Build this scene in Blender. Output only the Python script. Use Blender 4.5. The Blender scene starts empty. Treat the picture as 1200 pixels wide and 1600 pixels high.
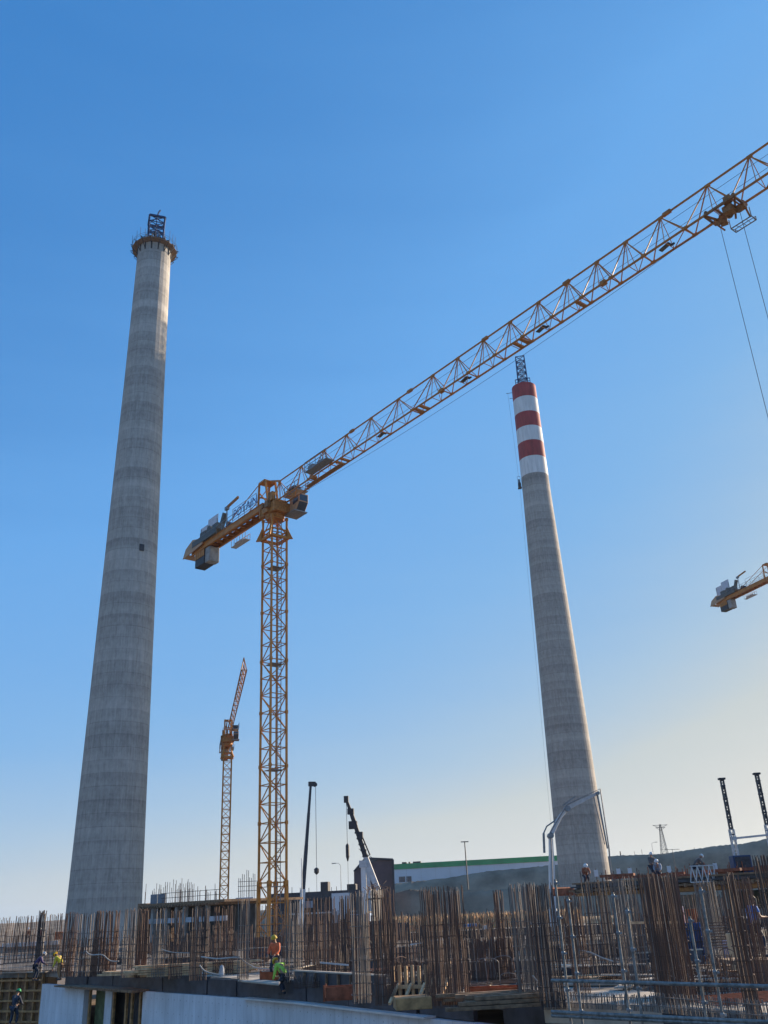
import bpy, math, random
from math import sin, cos, radians as R, pi, hypot, atan2
from mathutils import Vector, Matrix
random.seed(7)
SC = bpy.context.scene
COL = SC.collection

# ------------------------------------------------------------------ camera
EZ = 8.0                                   # eye height above the yard
cv = Vector((-150, 3140, -1400)).normalized()          # world up seen by the camera
fw = Vector((0, 0, -1)); cy = (fw - cv * fw.dot(cv)).normalized(); cx = cy.cross(cv)
ROT = Matrix((cx, cy, cv))                 # camera -> world
cam = bpy.data.cameras.new('camera'); camo = bpy.data.objects.new('camera', cam); COL.objects.link(camo)
cam.sensor_fit = 'VERTICAL'; cam.sensor_height = 24.0; cam.lens = 1400 / 1600 * 24.0
cam.clip_start = 0.1; cam.clip_end = 12000
M4 = ROT.to_4x4(); M4.translation = Vector((0, 0, EZ)); camo.matrix_world = M4
SC.camera = camo

# ------------------------------------------------------------------ sky, sun, exposure
SUN_AZ, SUN_EL = R(51.8), R(16.5)
w = bpy.data.worlds.new('World'); SC.world = w; w.use_nodes = True
nt = w.node_tree; nt.nodes.clear()
sky = nt.nodes.new('ShaderNodeTexSky'); sky.sky_type = 'NISHITA'; sky.sun_disc = False
sky.sun_elevation = SUN_EL; sky.sun_rotation = SUN_AZ
sky.altitude = 300; sky.air_density = 1.0; sky.dust_density = 0.6; sky.ozone_density = 2.2
hs = nt.nodes.new('ShaderNodeHueSaturation'); hs.inputs['Saturation'].default_value = 1.0
bg = nt.nodes.new('ShaderNodeBackground'); bg.inputs['Strength'].default_value = 0.0782
wo = nt.nodes.new('ShaderNodeOutputWorld')
# the physical sky sets where it is bright; a film-like response turns its level into the hazy late-day colours
sep = nt.nodes.new('ShaderNodeSeparateColor'); nt.links.new(sky.outputs[0], sep.inputs[0])
tcw = nt.nodes.new('ShaderNodeTexCoord'); mpw = nt.nodes.new('ShaderNodeMapping'); mpw.inputs['Scale'].default_value = (1.2, 1.2, 9)
nzw = nt.nodes.new('ShaderNodeTexNoise'); nzw.inputs['Scale'].default_value = 2.2; nzw.inputs['Detail'].default_value = 5
nt.links.new(tcw.outputs['Generated'], mpw.inputs[0]); nt.links.new(mpw.outputs[0], nzw.inputs[0])
q0 = nt.nodes.new('ShaderNodeMath'); q0.operation = 'MULTIPLY_ADD'; q0.inputs[1].default_value = .20; q0.inputs[2].default_value = .90; nt.links.new(nzw.outputs[0], q0.inputs[0])
q1 = nt.nodes.new('ShaderNodeMath'); q1.operation = 'MULTIPLY'; q1.inputs[1].default_value = .15 * .5; nt.links.new(sep.outputs[0], q1.inputs[0])
q2 = nt.nodes.new('ShaderNodeMath'); q2.operation = 'MULTIPLY'; nt.links.new(q1.outputs[0], q2.inputs[0]); nt.links.new(q0.outputs[0], q2.inputs[1])
rmp = nt.nodes.new('ShaderNodeValToRGB'); nt.links.new(q2.outputs[0], rmp.inputs[0]); els = rmp.color_ramp.elements
STOPS = [(0, (.028, .17, .48)), (.043, (.050, .227, .590)), (.0855, (.138, .392, .81)), (.153, (.215, .46, .80)), (.25, (.38, .55, .73)), (.358, (.575, .63, .635)), (.535, (.70, .70, .66)), (1, (.92, .86, .70))]
els[0].position, els[1].position = STOPS[0][0], STOPS[-1][0]; els[0].color, els[1].color = (*STOPS[0][1], 1), (*STOPS[-1][1], 1)
for p_, c_ in STOPS[1:-1]: e_ = els.new(p_); e_.color = (*c_, 1)
cmb = nt.nodes.new('ShaderNodeVectorMath'); cmb.operation = 'SCALE'; cmb.inputs['Scale'].default_value = 1 / (.093 * 1.625); nt.links.new(rmp.outputs[0], cmb.inputs[0])
nt.links.new(cmb.outputs[0], hs.inputs['Color']); nt.links.new(hs.outputs[0], bg.inputs[0]); nt.links.new(bg.outputs[0], wo.inputs[0])
sl = bpy.data.lights.new('sun', 'SUN'); sl.energy = 5.0; sl.angle = R(0.5); sl.color = (1.0, 0.80, 0.58)
so = bpy.data.objects.new('sun', sl); COL.objects.link(so)
sd = Vector((sin(SUN_AZ) * cos(SUN_EL), cos(SUN_AZ) * cos(SUN_EL), sin(SUN_EL)))
so.rotation_euler = sd.to_track_quat('Z', 'Y').to_euler(); so.location = (60, 40, 120)
SC.view_settings.view_transform = 'Standard'; SC.view_settings.look = 'None'
SC.view_settings.exposure = 0.95; SC.view_settings.gamma = 1.0

# ------------------------------------------------------------------ helpers
def ray(px, py): return ROT @ Vector((px - 600, 800 - py, -1400))
def AT(px, py, D=None, z=None, v=None):
    """world point seen at a photo pixel, at horizontal distance D or on height z (v = height over the eye)"""
    r = ray(px, py)
    if D is None:
        if v is None: v = z - EZ
        t = v / r.z
    else: t = D / hypot(r.x, r.y)
    return Vector((r.x * t, r.y * t, r.z * t + EZ))

def V(*a): return Vector(a[0]) if len(a) == 1 else Vector(a)
class MB:
    def __init__(s): s.v = []; s.f = []
    def poly(s, pts):
        i = len(s.v); s.v += [tuple(p) for p in pts]; s.f.append(tuple(range(i, i + len(pts)))); return s
    def box(s, c, d, rz=0, rx=0, ry=0):
        m = Matrix.Rotation(rz, 3, 'Z') @ Matrix.Rotation(ry, 3, 'Y') @ Matrix.Rotation(rx, 3, 'X')
        i = len(s.v); c = V(c)
        for a in (-.5, .5):
            for b in (-.5, .5):
                for e in (-.5, .5): s.v.append(tuple(c + m @ Vector((a * d[0], b * d[1], e * d[2]))))
        for q in ((0, 1, 3, 2), (4, 6, 7, 5), (0, 4, 5, 1), (2, 3, 7, 6), (0, 2, 6, 4), (1, 5, 7, 3)): s.f.append(tuple(i + k for k in q))
        return s
    def span(s, a, b): return s.box([(a[k] + b[k]) / 2 for k in range(3)], [abs(b[k] - a[k]) for k in range(3)])
    def tube(s, pts, r, n=6, cap=True, r2=None, ph=0):
        pts = [V(p) for p in pts]; N = len(pts); i0 = len(s.v)
        t0 = (pts[1] - pts[0]).normalized(); up = Vector((0, 0, 1)) if abs(t0.z) < .9 else Vector((0, 1, 0))
        x = t0.cross(up).normalized()
        for k, p in enumerate(pts):
            t = (pts[min(k + 1, N - 1)] - pts[max(k - 1, 0)]).normalized()
            x = (x - t * x.dot(t)).normalized(); y = t.cross(x)
            rr = r[k] if isinstance(r, (list, tuple)) else (r if r2 is None else r + (r2 - r) * k / (N - 1))
            for j in range(n):
                a = 2 * pi * j / n + ph; s.v.append(tuple(p + (x * cos(a) + y * sin(a)) * rr))
        for k in range(N - 1):
            for j in range(n):
                a = i0 + k * n + j; b = i0 + k * n + (j + 1) % n; s.f.append((a, b, b + n, a + n))
        if cap:
            s.f.append(tuple(i0 + j for j in reversed(range(n)))); s.f.append(tuple(i0 + (N - 1) * n + j for j in range(n)))
        return s
    def bar(s, a, b, w): return s.tube([a, b], w * .707, 4, ph=pi / 4)
    def lathe(s, prof, n=32, cap=True, c=(0, 0), a0=0):
        i0 = len(s.v); m = len(prof)
        for z, r in prof:
            for j in range(n):
                a = 2 * pi * j / n + a0; s.v.append((c[0] + cos(a) * r, c[1] + sin(a) * r, z))
        for k in range(m - 1):
            for j in range(n):
                a = i0 + k * n + j; b = i0 + k * n + (j + 1) % n; s.f.append((a, b, b + n, a + n))
        if cap: s.f.append(tuple(i0 + j for j in reversed(range(n)))); s.f.append(tuple(i0 + (m - 1) * n + j for j in range(n)))
        return s
    def prism(s, pts, ext):
        """closed solid from a polygon and an extrusion vector"""
        pts = [V(p) for p in pts]; e = V(ext); n = len(pts); i = len(s.v)
        s.v += [tuple(p) for p in pts] + [tuple(p + e) for p in pts]
        s.f.append(tuple(i + k for k in reversed(range(n)))); s.f.append(tuple(i + n + k for k in range(n)))
        for k in range(n): a = i + k; b = i + (k + 1) % n; s.f.append((a, b, b + n, a + n))
        return s
    def build(s, name, m, parent=None, smooth=False, bevel=0, origin=None):
        if parent is None:                                    # top level: origin at the foot of the mesh
            if origin is None:
                xs = [p[0] for p in s.v]; ys = [p[1] for p in s.v]; zs = [p[2] for p in s.v]
                origin = Vector(((min(xs) + max(xs)) / 2, (min(ys) + max(ys)) / 2, min(zs)))
            vv = [(p[0] - origin[0], p[1] - origin[1], p[2] - origin[2]) for p in s.v]
        else: vv = s.v
        me = bpy.data.meshes.new(name); me.from_pydata(vv, [], s.f)
        me.materials.append(m)
        import bmesh
        bm = bmesh.new(); bm.from_mesh(me); bmesh.ops.recalc_face_normals(bm, faces=bm.faces); bm.to_mesh(me); bm.free()
        if smooth:
            for p in me.polygons: p.use_smooth = True
        o = bpy.data.objects.new(name, me); COL.objects.link(o)
        if parent is None: o.location = origin
        else: o.parent = parent
        if bevel:
            b = o.modifiers.new('bevel', 'BEVEL'); b.width = bevel; b.segments = 2; b.limit_method = 'ANGLE'
        return o
def tag(o, label=None, cat=None, group=None, kind=None):
    if label: o['label'] = label
    if cat: o['category'] = cat
    if group: o['group'] = group
    if kind: o['kind'] = kind
    return o
def thing(name, label, cat, loc=(0, 0, 0), rz=0, group=None):
    o = bpy.data.objects.new(name, None); COL.objects.link(o); o.location = loc; o.rotation_euler = (0, 0, rz)
    o.empty_display_size = .3
    return tag(o, label, cat, group)
def each(name, m, parent, items, fn, **kw):
    """one mesh object per piece"""
    out = []
    for it in items:
        b = MB(); fn(b, it); out.append(b.build(name, m, parent, **kw))
    return out
def kids(o): return [c for c in list(o.children)]
def copy_tree(o, parent=None):
    c = o.copy(); COL.objects.link(c); c.parent = parent
    for k in kids(o): copy_tree(k, c)
    return c

# ------------------------------------------------------------------ materials
MATS = {}
def mat(name, col, rough=.7, metal=0, var=.25, scale=3.0, col2=None, bump=0, coord='Object', stretch=(1, 1, 1), spec=.4, thr=None):
    if name in MATS: return MATS[name]
    m = bpy.data.materials.new(name); m.use_nodes = True; t = m.node_tree; b = t.nodes['Principled BSDF']
    b.inputs['Roughness'].default_value = rough; b.inputs['Metallic'].default_value = metal; b.inputs['Specular IOR Level'].default_value = spec
    tc = t.nodes.new('ShaderNodeTexCoord'); mp = t.nodes.new('ShaderNodeMapping'); mp.inputs['Scale'].default_value = stretch
    ns = t.nodes.new('ShaderNodeTexNoise'); ns.inputs['Scale'].default_value = scale; ns.inputs['Detail'].default_value = 6; ns.inputs['Roughness'].default_value = .6
    cr = t.nodes.new('ShaderNodeValToRGB')
    c2 = col2 or tuple(c * (1 - var) for c in col)
    c1 = col if col2 else tuple(min(1, c * (1 + var)) for c in col)
    lo, hi = thr or (.35, .65)
    cr.color_ramp.elements[0].position = lo; cr.color_ramp.elements[1].position = hi
    cr.color_ramp.elements[0].color = (*c2, 1); cr.color_ramp.elements[1].color = (*c1, 1)
    t.links.new(tc.outputs[coord], mp.inputs[0]); t.links.new(mp.outputs[0], ns.inputs[0]); t.links.new(ns.outputs[0], cr.inputs[0]); t.links.new(cr.outputs[0], b.inputs['Base Color'])
    if bump:
        bp = t.nodes.new('ShaderNodeBump'); bp.inputs['Strength'].default_value = bump; bp.inputs['Distance'].default_value = .05
        t.links.new(ns.outputs[0], bp.inputs['Height']); t.links.new(bp.outputs[0], b.inputs['Normal'])
    MATS[name] = m; return m
def math_node(t, op, a, b=None, c=None):
    n = t.nodes.new('ShaderNodeMath'); n.operation = op
    for i, x in enumerate((a, b, c)):
        if x is None: continue
        if isinstance(x, (int, float)): n.inputs[i].default_value = x
        else: t.links.new(x, n.inputs[i])
    return n.outputs[0]
def shaft_concrete(name, base, seed, lift=2.5, amp=1.0):
    """slip-formed concrete: lifts of differing grey, vertical panel streaks, joints, runs of damp"""
    m = bpy.data.materials.new(name); m.use_nodes = True; t = m.node_tree; b = t.nodes['Principled BSDF']
    b.inputs['Roughness'].default_value = .85; b.inputs['Specular IOR Level'].default_value = .25
    tc = t.nodes.new('ShaderNodeTexCoord'); sx = t.nodes.new('ShaderNodeSeparateXYZ'); t.links.new(tc.outputs['Object'], sx.inputs[0])
    ang = math_node(t, 'ARCTAN2', sx.outputs[1], sx.outputs[0])
    zl = math_node(t, 'DIVIDE', sx.outputs[2], lift); zf = math_node(t, 'FLOOR', zl); zr = math_node(t, 'FRACT', zl)
    pf = math_node(t, 'FLOOR', math_node(t, 'MULTIPLY', ang, 36 / (2 * pi)))
    def comb(x, y, z):
        n = t.nodes.new('ShaderNodeCombineXYZ')
        for i, q in enumerate((x, y, z)):
            if isinstance(q, (int, float)): n.inputs[i].default_value = q
            else: t.links.new(q, n.inputs[i])
        return n.outputs[0]
    def white(vec):
        n = t.nodes.new('ShaderNodeTexWhiteNoise'); n.noise_dimensions = '3D'; t.links.new(vec, n.inputs[0]); return n.outputs[0]
    def noise(vec, sc, det=5):
        n = t.nodes.new('ShaderNodeTexNoise'); n.inputs['Scale'].default_value = sc; n.inputs['Detail'].default_value = det; n.inputs['Roughness'].default_value = .65
        t.links.new(vec, n.inputs[0]); return n.outputs[0]
    lifttone = white(comb(zf, seed, 0)); paneltone = white(comb(zf, pf, seed))
    broad = noise(comb(math_node(t, 'MULTIPLY', sx.outputs[2], .06), seed, 0), 3, 3)
    streak = noise(comb(math_node(t, 'MULTIPLY', ang, 9), math_node(t, 'MULTIPLY', sx.outputs[2], .07), seed), 2.5, 6)
    blot = noise(comb(math_node(t, 'MULTIPLY', ang, 5), math_node(t, 'MULTIPLY', sx.outputs[2], .5), seed + 3), 1.6, 6)
    joint = math_node(t, 'LESS_THAN', zr, .055)
    runs = math_node(t, 'MULTIPLY', math_node(t, 'SUBTRACT', 1, zr), noise(comb(math_node(t, 'MULTIPLY', ang, 30), zf, seed), 3, 2))
    s = math_node(t, 'MULTIPLY_ADD', lifttone, .19 * amp, .76)
    s = math_node(t, 'MULTIPLY_ADD', paneltone, .06 * amp, s)
    s = math_node(t, 'MULTIPLY_ADD', math_node(t, 'SUBTRACT', broad, .5), .95 * amp, s)
    s = math_node(t, 'MULTIPLY_ADD', math_node(t, 'SUBTRACT', streak, .5), .75 * amp, s)
    s = math_node(t, 'MULTIPLY_ADD', math_node(t, 'SUBTRACT', blot, .5), .65 * amp, s)
    s = math_node(t, 'MULTIPLY_ADD', math_node(t, 'SUBTRACT', runs, .3), .15 * amp, s)
    s = math_node(t, 'MULTIPLY_ADD', joint, -.17 * amp, s)
    mx = t.nodes.new('ShaderNodeVectorMath'); mx.operation = 'SCALE'; mx.inputs[0].default_value = base; t.links.new(s, mx.inputs['Scale'])
    t.links.new(mx.outputs[0], b.inputs['Base Color'])
    bp = t.nodes.new('ShaderNodeBump'); bp.inputs['Strength'].default_value = .4; bp.inputs['Distance'].default_value = .08
    t.links.new(s, bp.inputs['Height']); t.links.new(bp.outputs[0], b.inputs['Normal'])
    MATS[name] = m; return m

m_ground = mat('earth', (.17, .13, .095), .95, var=.35, scale=.15, bump=.5)
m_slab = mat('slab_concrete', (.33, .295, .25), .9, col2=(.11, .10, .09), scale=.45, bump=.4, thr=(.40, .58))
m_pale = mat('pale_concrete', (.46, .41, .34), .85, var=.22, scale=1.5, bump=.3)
m_conc = mat('grey_concrete', (.30, .30, .29), .85, var=.25, scale=1.2, bump=.3)
m_yel = mat('crane_yellow', (.46, .18, .025), .5, var=.18, scale=1.5)
m_yel2 = mat('crane_yellow_worn', (.40, .17, .04), .6, var=.3, scale=4)
m_rustbr = mat('trolley_brown', (.26, .13, .045), .6, var=.4, scale=5)
m_gsteel = mat('galvanised_steel', (.22, .235, .25), .5, .3, var=.25, scale=6)
m_lgrey = mat('light_grey_paint', (.48, .50, .52), .5, var=.15, scale=3)
m_post = mat('weathered_tube', (.20, .205, .20), .6, .2, var=.4, scale=9)
m_dark = mat('dark_steel', (.035, .04, .05), .5, .3, var=.4, scale=5)
m_black = mat('black_paint', (.032, .036, .045), .55, var=.4, scale=5)
m_rebar = mat('rusty_rebar', (.14, .084, .062), .75, .1, var=.5, scale=2.5)
m_rebar2 = mat('grey_rebar', (.19, .175, .165), .6, .3, var=.4, scale=2.5)
m_rebar3 = mat('dark_rebar', (.085, .065, .060), .7, .2, var=.5, scale=2.5)
m_rust = mat('rusty_orange_steel', (.26, .085, .045), .8, var=.4, scale=4)
m_film = mat('dark_form_ply', (.046, .052, .066), .45, var=.5, scale=1.3)
m_wood = mat('fresh_timber', (.66, .44, .25), .8, var=.3, scale=6, stretch=(1, 1, .2))
m_woodo = mat('weathered_timber', (.22, .14, .085), .85, var=.4, scale=5)
m_ybeam = mat('yellow_form_beam', (.40, .23, .10), .7, var=.35, scale=4)
m_blue = mat('blue_steel', (.02, .05, .13), .5, .2, var=.3, scale=4)
m_red = mat('chimney_red_paint', (.31, .028, .032), .65, var=.25, scale=1.2, bump=.1, stretch=(1, 1, .15))
m_white = mat('chimney_white_paint', (.66, .66, .645), .65, var=.12, scale=1.2, bump=.1, stretch=(1, 1, .15))
m_whitep = mat('white_paint', (.66, .67, .68), .45, var=.08, scale=2)
m_green = mat('green_cladding', (.02, .27, .10), .5, var=.15, scale=.2)
m_bwall = mat('white_cladding', (.56, .60, .66), .6, var=.06, scale=.1)
m_plum = mat('plum_cladding', (.085, .06, .075), .6, var=.2, scale=.2)
m_plumd = mat('dark_roof_trim', (.03, .035, .05), .6, var=.3, scale=.5)
m_glass = mat('dark_glass', (.03, .05, .08), .15, var=.3, scale=1, spec=.6)
m_mound = mat('embankment_soil', (.23, .185, .135), .95, var=.35, scale=.10, bump=1.0)
m_drygrass = mat('dry_grass', (.58, .40, .22), .95, var=.4, scale=.5)
m_tarp = mat('blue_tarp', (.04, .12, .38), .6, var=.3, scale=2, bump=.3)
m_orange = mat('orange_ply', (.40, .10, .035), .7, var=.35, scale=3)
m_rope = mat('pale_hose', (.45, .44, .42), .7, var=.15)
m_wire = mat('wire', (.06, .06, .065), .5, .3, var=.1)
m_skin = mat('skin', (.33, .19, .13), .6, var=.08)
m_tan = mat('tan_panel', (.46, .29, .17), .6, var=.12, scale=2)

# insulation wall: large pale bluish boards with seams and grime
def board_mat():
    m = bpy.data.materials.new('insulation_board'); m.use_nodes = True; t = m.node_tree; b = t.nodes['Principled BSDF']; b.inputs['Roughness'].default_value = .8
    tc = t.nodes.new('ShaderNodeTexCoord'); sx = t.nodes.new('ShaderNodeSeparateXYZ'); t.links.new(tc.outputs['Object'], sx.inputs[0])
    d = math_node(t, 'SUBTRACT', math_node(t, 'MULTIPLY', sx.outputs[0], .65), math_node(t, 'MULTIPLY', sx.outputs[1], .76))
    fr = math_node(t, 'FRACT', math_node(t, 'DIVIDE', d, .62)); seam = math_node(t, 'LESS_THAN', fr, .03)
    cb = t.nodes.new('ShaderNodeCombineXYZ'); t.links.new(math_node(t, 'FLOOR', math_node(t, 'DIVIDE', d, .62)), cb.inputs[0])
    wn = t.nodes.new('ShaderNodeTexWhiteNoise'); t.links.new(cb.outputs[0], wn.inputs[0])
    mp = t.nodes.new('ShaderNodeMapping'); mp.inputs['Scale'].default_value = (1.5, 1.5, .35); t.links.new(tc.outputs['Object'], mp.inputs[0])
    ns = t.nodes.new('ShaderNodeTexNoise'); ns.inputs['Scale'].default_value = 1.6; ns.inputs['Detail'].default_value = 7; t.links.new(mp.outputs[0], ns.inputs[0])
    s = math_node(t, 'MULTIPLY_ADD', wn.outputs[0], .07, .86)
    s = math_node(t, 'MULTIPLY_ADD', math_node(t, 'SUBTRACT', ns.outputs[0], .5), .5, s)
    s = math_node(t, 'MULTIPLY_ADD', seam, -.22, s)
    low = t.nodes.new('ShaderNodeTexNoise'); low.inputs['Scale'].default_value = .35; low.inputs['Detail'].default_value = 8; t.links.new(tc.outputs['Object'], low.inputs[0])
    s = math_node(t, 'MULTIPLY_ADD', math_node(t, 'SUBTRACT', low.outputs[0], .5), .55, s)
    hx = math_node(t, 'ABSOLUTE', math_node(t, 'SUBTRACT', fr, .5)); hz_ = math_node(t, 'ABSOLUTE', math_node(t, 'SUBTRACT', math_node(t, 'FRACT', math_node(t, 'DIVIDE', sx.outputs[2], .6)), .5))
    hole = math_node(t, 'LESS_THAN', math_node(t, 'ADD', math_node(t, 'POWER', hx, 2), math_node(t, 'POWER', hz_, 2)), .0022)
    s = math_node(t, 'MULTIPLY_ADD', hole, -.35, s)
    mx = t.nodes.new('ShaderNodeVectorMath'); mx.operation = 'SCALE'; mx.inputs[0].default_value = (.76, .80, .86); t.links.new(s, mx.inputs['Scale']); t.links.new(mx.outputs[0], b.inputs['Base Color'])
    return m
m_board = board_mat()

# ------------------------------------------------------------------ ground and terrain
S = EZ - 2.5                                             # top of the building slab
def sheet(name, x0, x1, y0, y1, n, h, m, amp=0, kind='structure'):
    b = MB(); rnd = random.Random(3)
    for i in range(n + 1):
        for j in range(n + 1): b.v.append((x0 + (x1 - x0) * i / n, y0 + (y1 - y0) * j / n, h + (rnd.random() - .5) * amp))
    for i in range(n):
        for j in range(n): a = i * (n + 1) + j; b.f.append((a, a + 1, a + n + 2, a + n + 1))
    return tag(b.build(name, m, origin=(0, 0, 0)), kind=kind)
sheet('ground', -6000, 6000, -600, 9000, 40, 0, m_ground)

def ridge(name, pts, D, foot, back, m, rough=1.2, zb=0.0, seed=1, kind='structure', sub=14, low=None):
    """a long bank of earth: crest follows the given sight points at distance D, slopes to both feet"""
    rnd = random.Random(seed); crest = []
    for k in range(len(pts) - 1):
        for q in range(sub):
            u = q / sub; crest.append((pts[k][0] * (1 - u) + pts[k + 1][0] * u, pts[k][1] * (1 - u) + pts[k + 1][1] * u))
    crest.append(pts[-1]); b = MB(); rows = 15
    for i, (px, py) in enumerate(crest):
        d = D(px) if callable(D) else D
        c = AT(px, py, D=d); u = Vector((c.x, c.y, 0)).normalized()
        for j in range(rows):
            t = j / (rows - 1) * 2 - 1                    # -1 front foot .. 0 crest .. 1 back foot
            e = 1 - (abs(t) if t < 0 else t ** 1.6) if abs(t) < 1 else 0
            off = t * (foot if t < 0 else back)
            z = zb + (c.z - zb) * e + rough * .10 * (sin(i * .21 + j * .25 + seed) + .6 * sin(i * .13 - j * .5 + 2 * seed)) * (0.4 if j == rows // 2 else 1) + (rnd.random() - .5) * rough * .16
            p = c + u * off; b.v.append((p.x, p.y, z if 0 < j < rows - 1 else -.5))
    for i in range(len(crest) - 1):
        for j in range(rows - 1): a = i * rows + j; b.f.append((a, a + 1, a + rows + 1, a + rows))
    return tag(b.build(name, m, smooth=True), kind=kind)
ridge('hills', [(-260, 1450), (-120, 1446), (0, 1443), (45, 1441), (90, 1438), (150, 1432), (260, 1436), (380, 1428), (480, 1420), (620, 1412)], 900, 120, 300, m_mound, 2)
ridge('embankment', [(380, 1428), (440, 1418), (500, 1405), (560, 1392), (600, 1384), (640, 1378), (700, 1371), (760, 1362), (830, 1355), (880, 1350), (920, 1346), (955, 1338), (1000, 1335), (1040, 1334), (1075, 1328), (1120, 1322), (1160, 1318), (1200, 1310), (1300, 1300), (1450, 1296)], 345, 24, 90, m_mound, 1.6, seed=5)
ridge('lower_embankment', [(470, 1432), (540, 1424), (585, 1412), (600, 1400), (640, 1390), (665, 1391), (720, 1393), (800, 1388), (870, 1392), (960, 1390), (1080, 1380), (1250, 1372)], 262, 13, 50, m_mound, 1.0, seed=8)
# dry grass strip in the sun at the foot of the bank
def grass_strip():
    b = MB(); rnd = random.Random(4)
    for k in range(5200):
        px = rnd.uniform(615, 905); u = (px - 615) / 290
        yb = 1446 - 12 * u + rnd.uniform(-7, 3); D = 196 + rnd.uniform(-5, 5)
        p = AT(px, yb, D=D); h = rnd.uniform(.5, 1.3); a = rnd.uniform(0, pi); dx, dy = cos(a) * .16, sin(a) * .16; lx, ly = rnd.uniform(-.3, .3), rnd.uniform(-.3, .3)
        b.poly([(p.x - dx, p.y - dy, p.z), (p.x + dx, p.y + dy, p.z), (p.x + lx, p.y + ly, p.z + h)])
    return tag(b.build('dry_grass', m_drygrass), kind='stuff', label='strip of dry tan grass lit by the low sun below the embankment', cat='grass')
grass_strip()
ridge('grass_bank', [(590, 1452), (615, 1444), (700, 1440), (800, 1436), (905, 1432), (960, 1430)], 200, 14, 18, m_drygrass, .3, seed=9)

# ------------------------------------------------------------------ chimneys
def profile(top, pts=((0, 7.15), (30, 6.55), (60, 6.0), (92, 5.45), (127, 4.75), (167, 4.2)), step=2.5, z0=0.):
    def r(z):
        for (a, ra), (b, rb) in zip(pts, pts[1:]):
            if z <= b: return ra + (rb - ra) * (z - a) / (b - a)
        return pts[-1][1]
    out = []; z = z0
    while z < top - .01: out.append((z, r(z))); z += step
    out.append((top, r(top))); return out, r
m_sh1 = shaft_concrete('chimney_concrete_left', (.43, .415, .385), 1.0)
m_sh2 = shaft_concrete('chimney_concrete_right', (.40, .375, .34), 7.0)
CL = AT(161, 1420, D=193.5); CL.z = 0
azl = R(-17.02); CL = Vector((194 * sin(azl), 194 * cos(azl), 0))
azr = R(10.68); CR = Vector((272 * sin(azr), 272 * cos(azr), 0))

chim = thing('chimney', 'bare grey concrete chimney on the left with formwork ring and blue lattice at its top', 'chimney', CL)
TL = 169.5
pr, rl = profile(TL); MB().lathe(pr, 26, a0=.1).build('shaft', m_sh1, chim)
# formwork ring
ring = thing('formwork_platform', None, None); ring.parent = chim; del_keys = [k for k in ring.keys()]
b = MB(); n = 16
for k in range(n):
    a0, a1 = 2 * pi * k / n, 2 * pi * (k + 1) / n; am = (a0 + a1) / 2
    ri, ro = rl(TL) + .15, rl(TL) + 1.5
    b.prism([(cos(a0) * ri, sin(a0) * ri, TL - 1.5), (cos(a0) * ro, sin(a0) * ro, TL - 1.25), (cos(a1) * ro, sin(a1) * ro, TL - 1.25), (cos(a1) * ri, sin(a1) * ri, TL - 1.5)], (0, 0, .12))
    b.prism([(cos(a0 + .03) * (ri + .25), sin(a0 + .03) * (ri + .25), TL - 1.4), (cos(a1 - .03) * (ri + .25), sin(a1 - .03) * (ri + .25), TL - 1.4), (cos(a1 - .03) * (ri + .3), sin(a1 - .03) * (ri + .3), TL - .1), (cos(a0 + .03) * (ri + .3), sin(a0 + .03) * (ri + .3), TL - .1)], (cos(am) * .12, sin(am) * .12, 0))
b.build('timber_deck', m_woodo, ring)
b = MB(); rnd = random.Random(2)
for k in range(n):
    a = 2 * pi * k / n + .1; ca, sa = cos(a), sin(a); r0 = rl(TL)
    b.bar((ca * (r0 + .08), sa * (r0 + .08), TL - 3.6), (ca * (r0 + .08), sa * (r0 + .08), TL + 1.2), .22)
    b.bar((ca * (r0 + .1), sa * (r0 + .1), TL - 3.4), (ca * (r0 + 1.8), sa * (r0 + 1.8), TL - 1.4), .14)
    b.bar((ca * (r0 - .4), sa * (r0 - .4), TL - 1.05), (ca * (r0 + 2.0), sa * (r0 + 2.0), TL - 1.05), .16)
b.build('bracket_frame', m_dark, ring)
b = MB()
for k in range(28):
    a = 2 * pi * k / 28 + rnd.uniform(-.05, .05); r0 = rl(TL) + rnd.choice((-.3, 1.5, 1.6)); h = rnd.uniform(1.0, 2.6)
    b.bar((cos(a) * r0, sin(a) * r0, TL - 1), (cos(a) * (r0 + .05), sin(a) * (r0 + .05), TL + h), .07)
for zz in (-.2, .35):
    b.tube([(cos(2 * pi * k / 24) * (rl(TL) + 1.55), sin(2 * pi * k / 24) * (rl(TL) + 1.55), TL + zz) for k in range(25)], .04, 4)
b.build('guard_rail', m_dark, ring)
for k in range(34):
    a = rnd.uniform(0, 2 * pi); r0 = rnd.uniform(1.5, rl(TL) + .9); s_ = rnd.uniform(.3, .9)
    b = MB(); b.box((cos(a) * r0, sin(a) * r0, TL + s_ / 2 + .1), (s_, s_ * .7, s_ * 1.3), rz=a)
    b.build('deck_box', m_dark, ring, bevel=.04)

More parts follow.
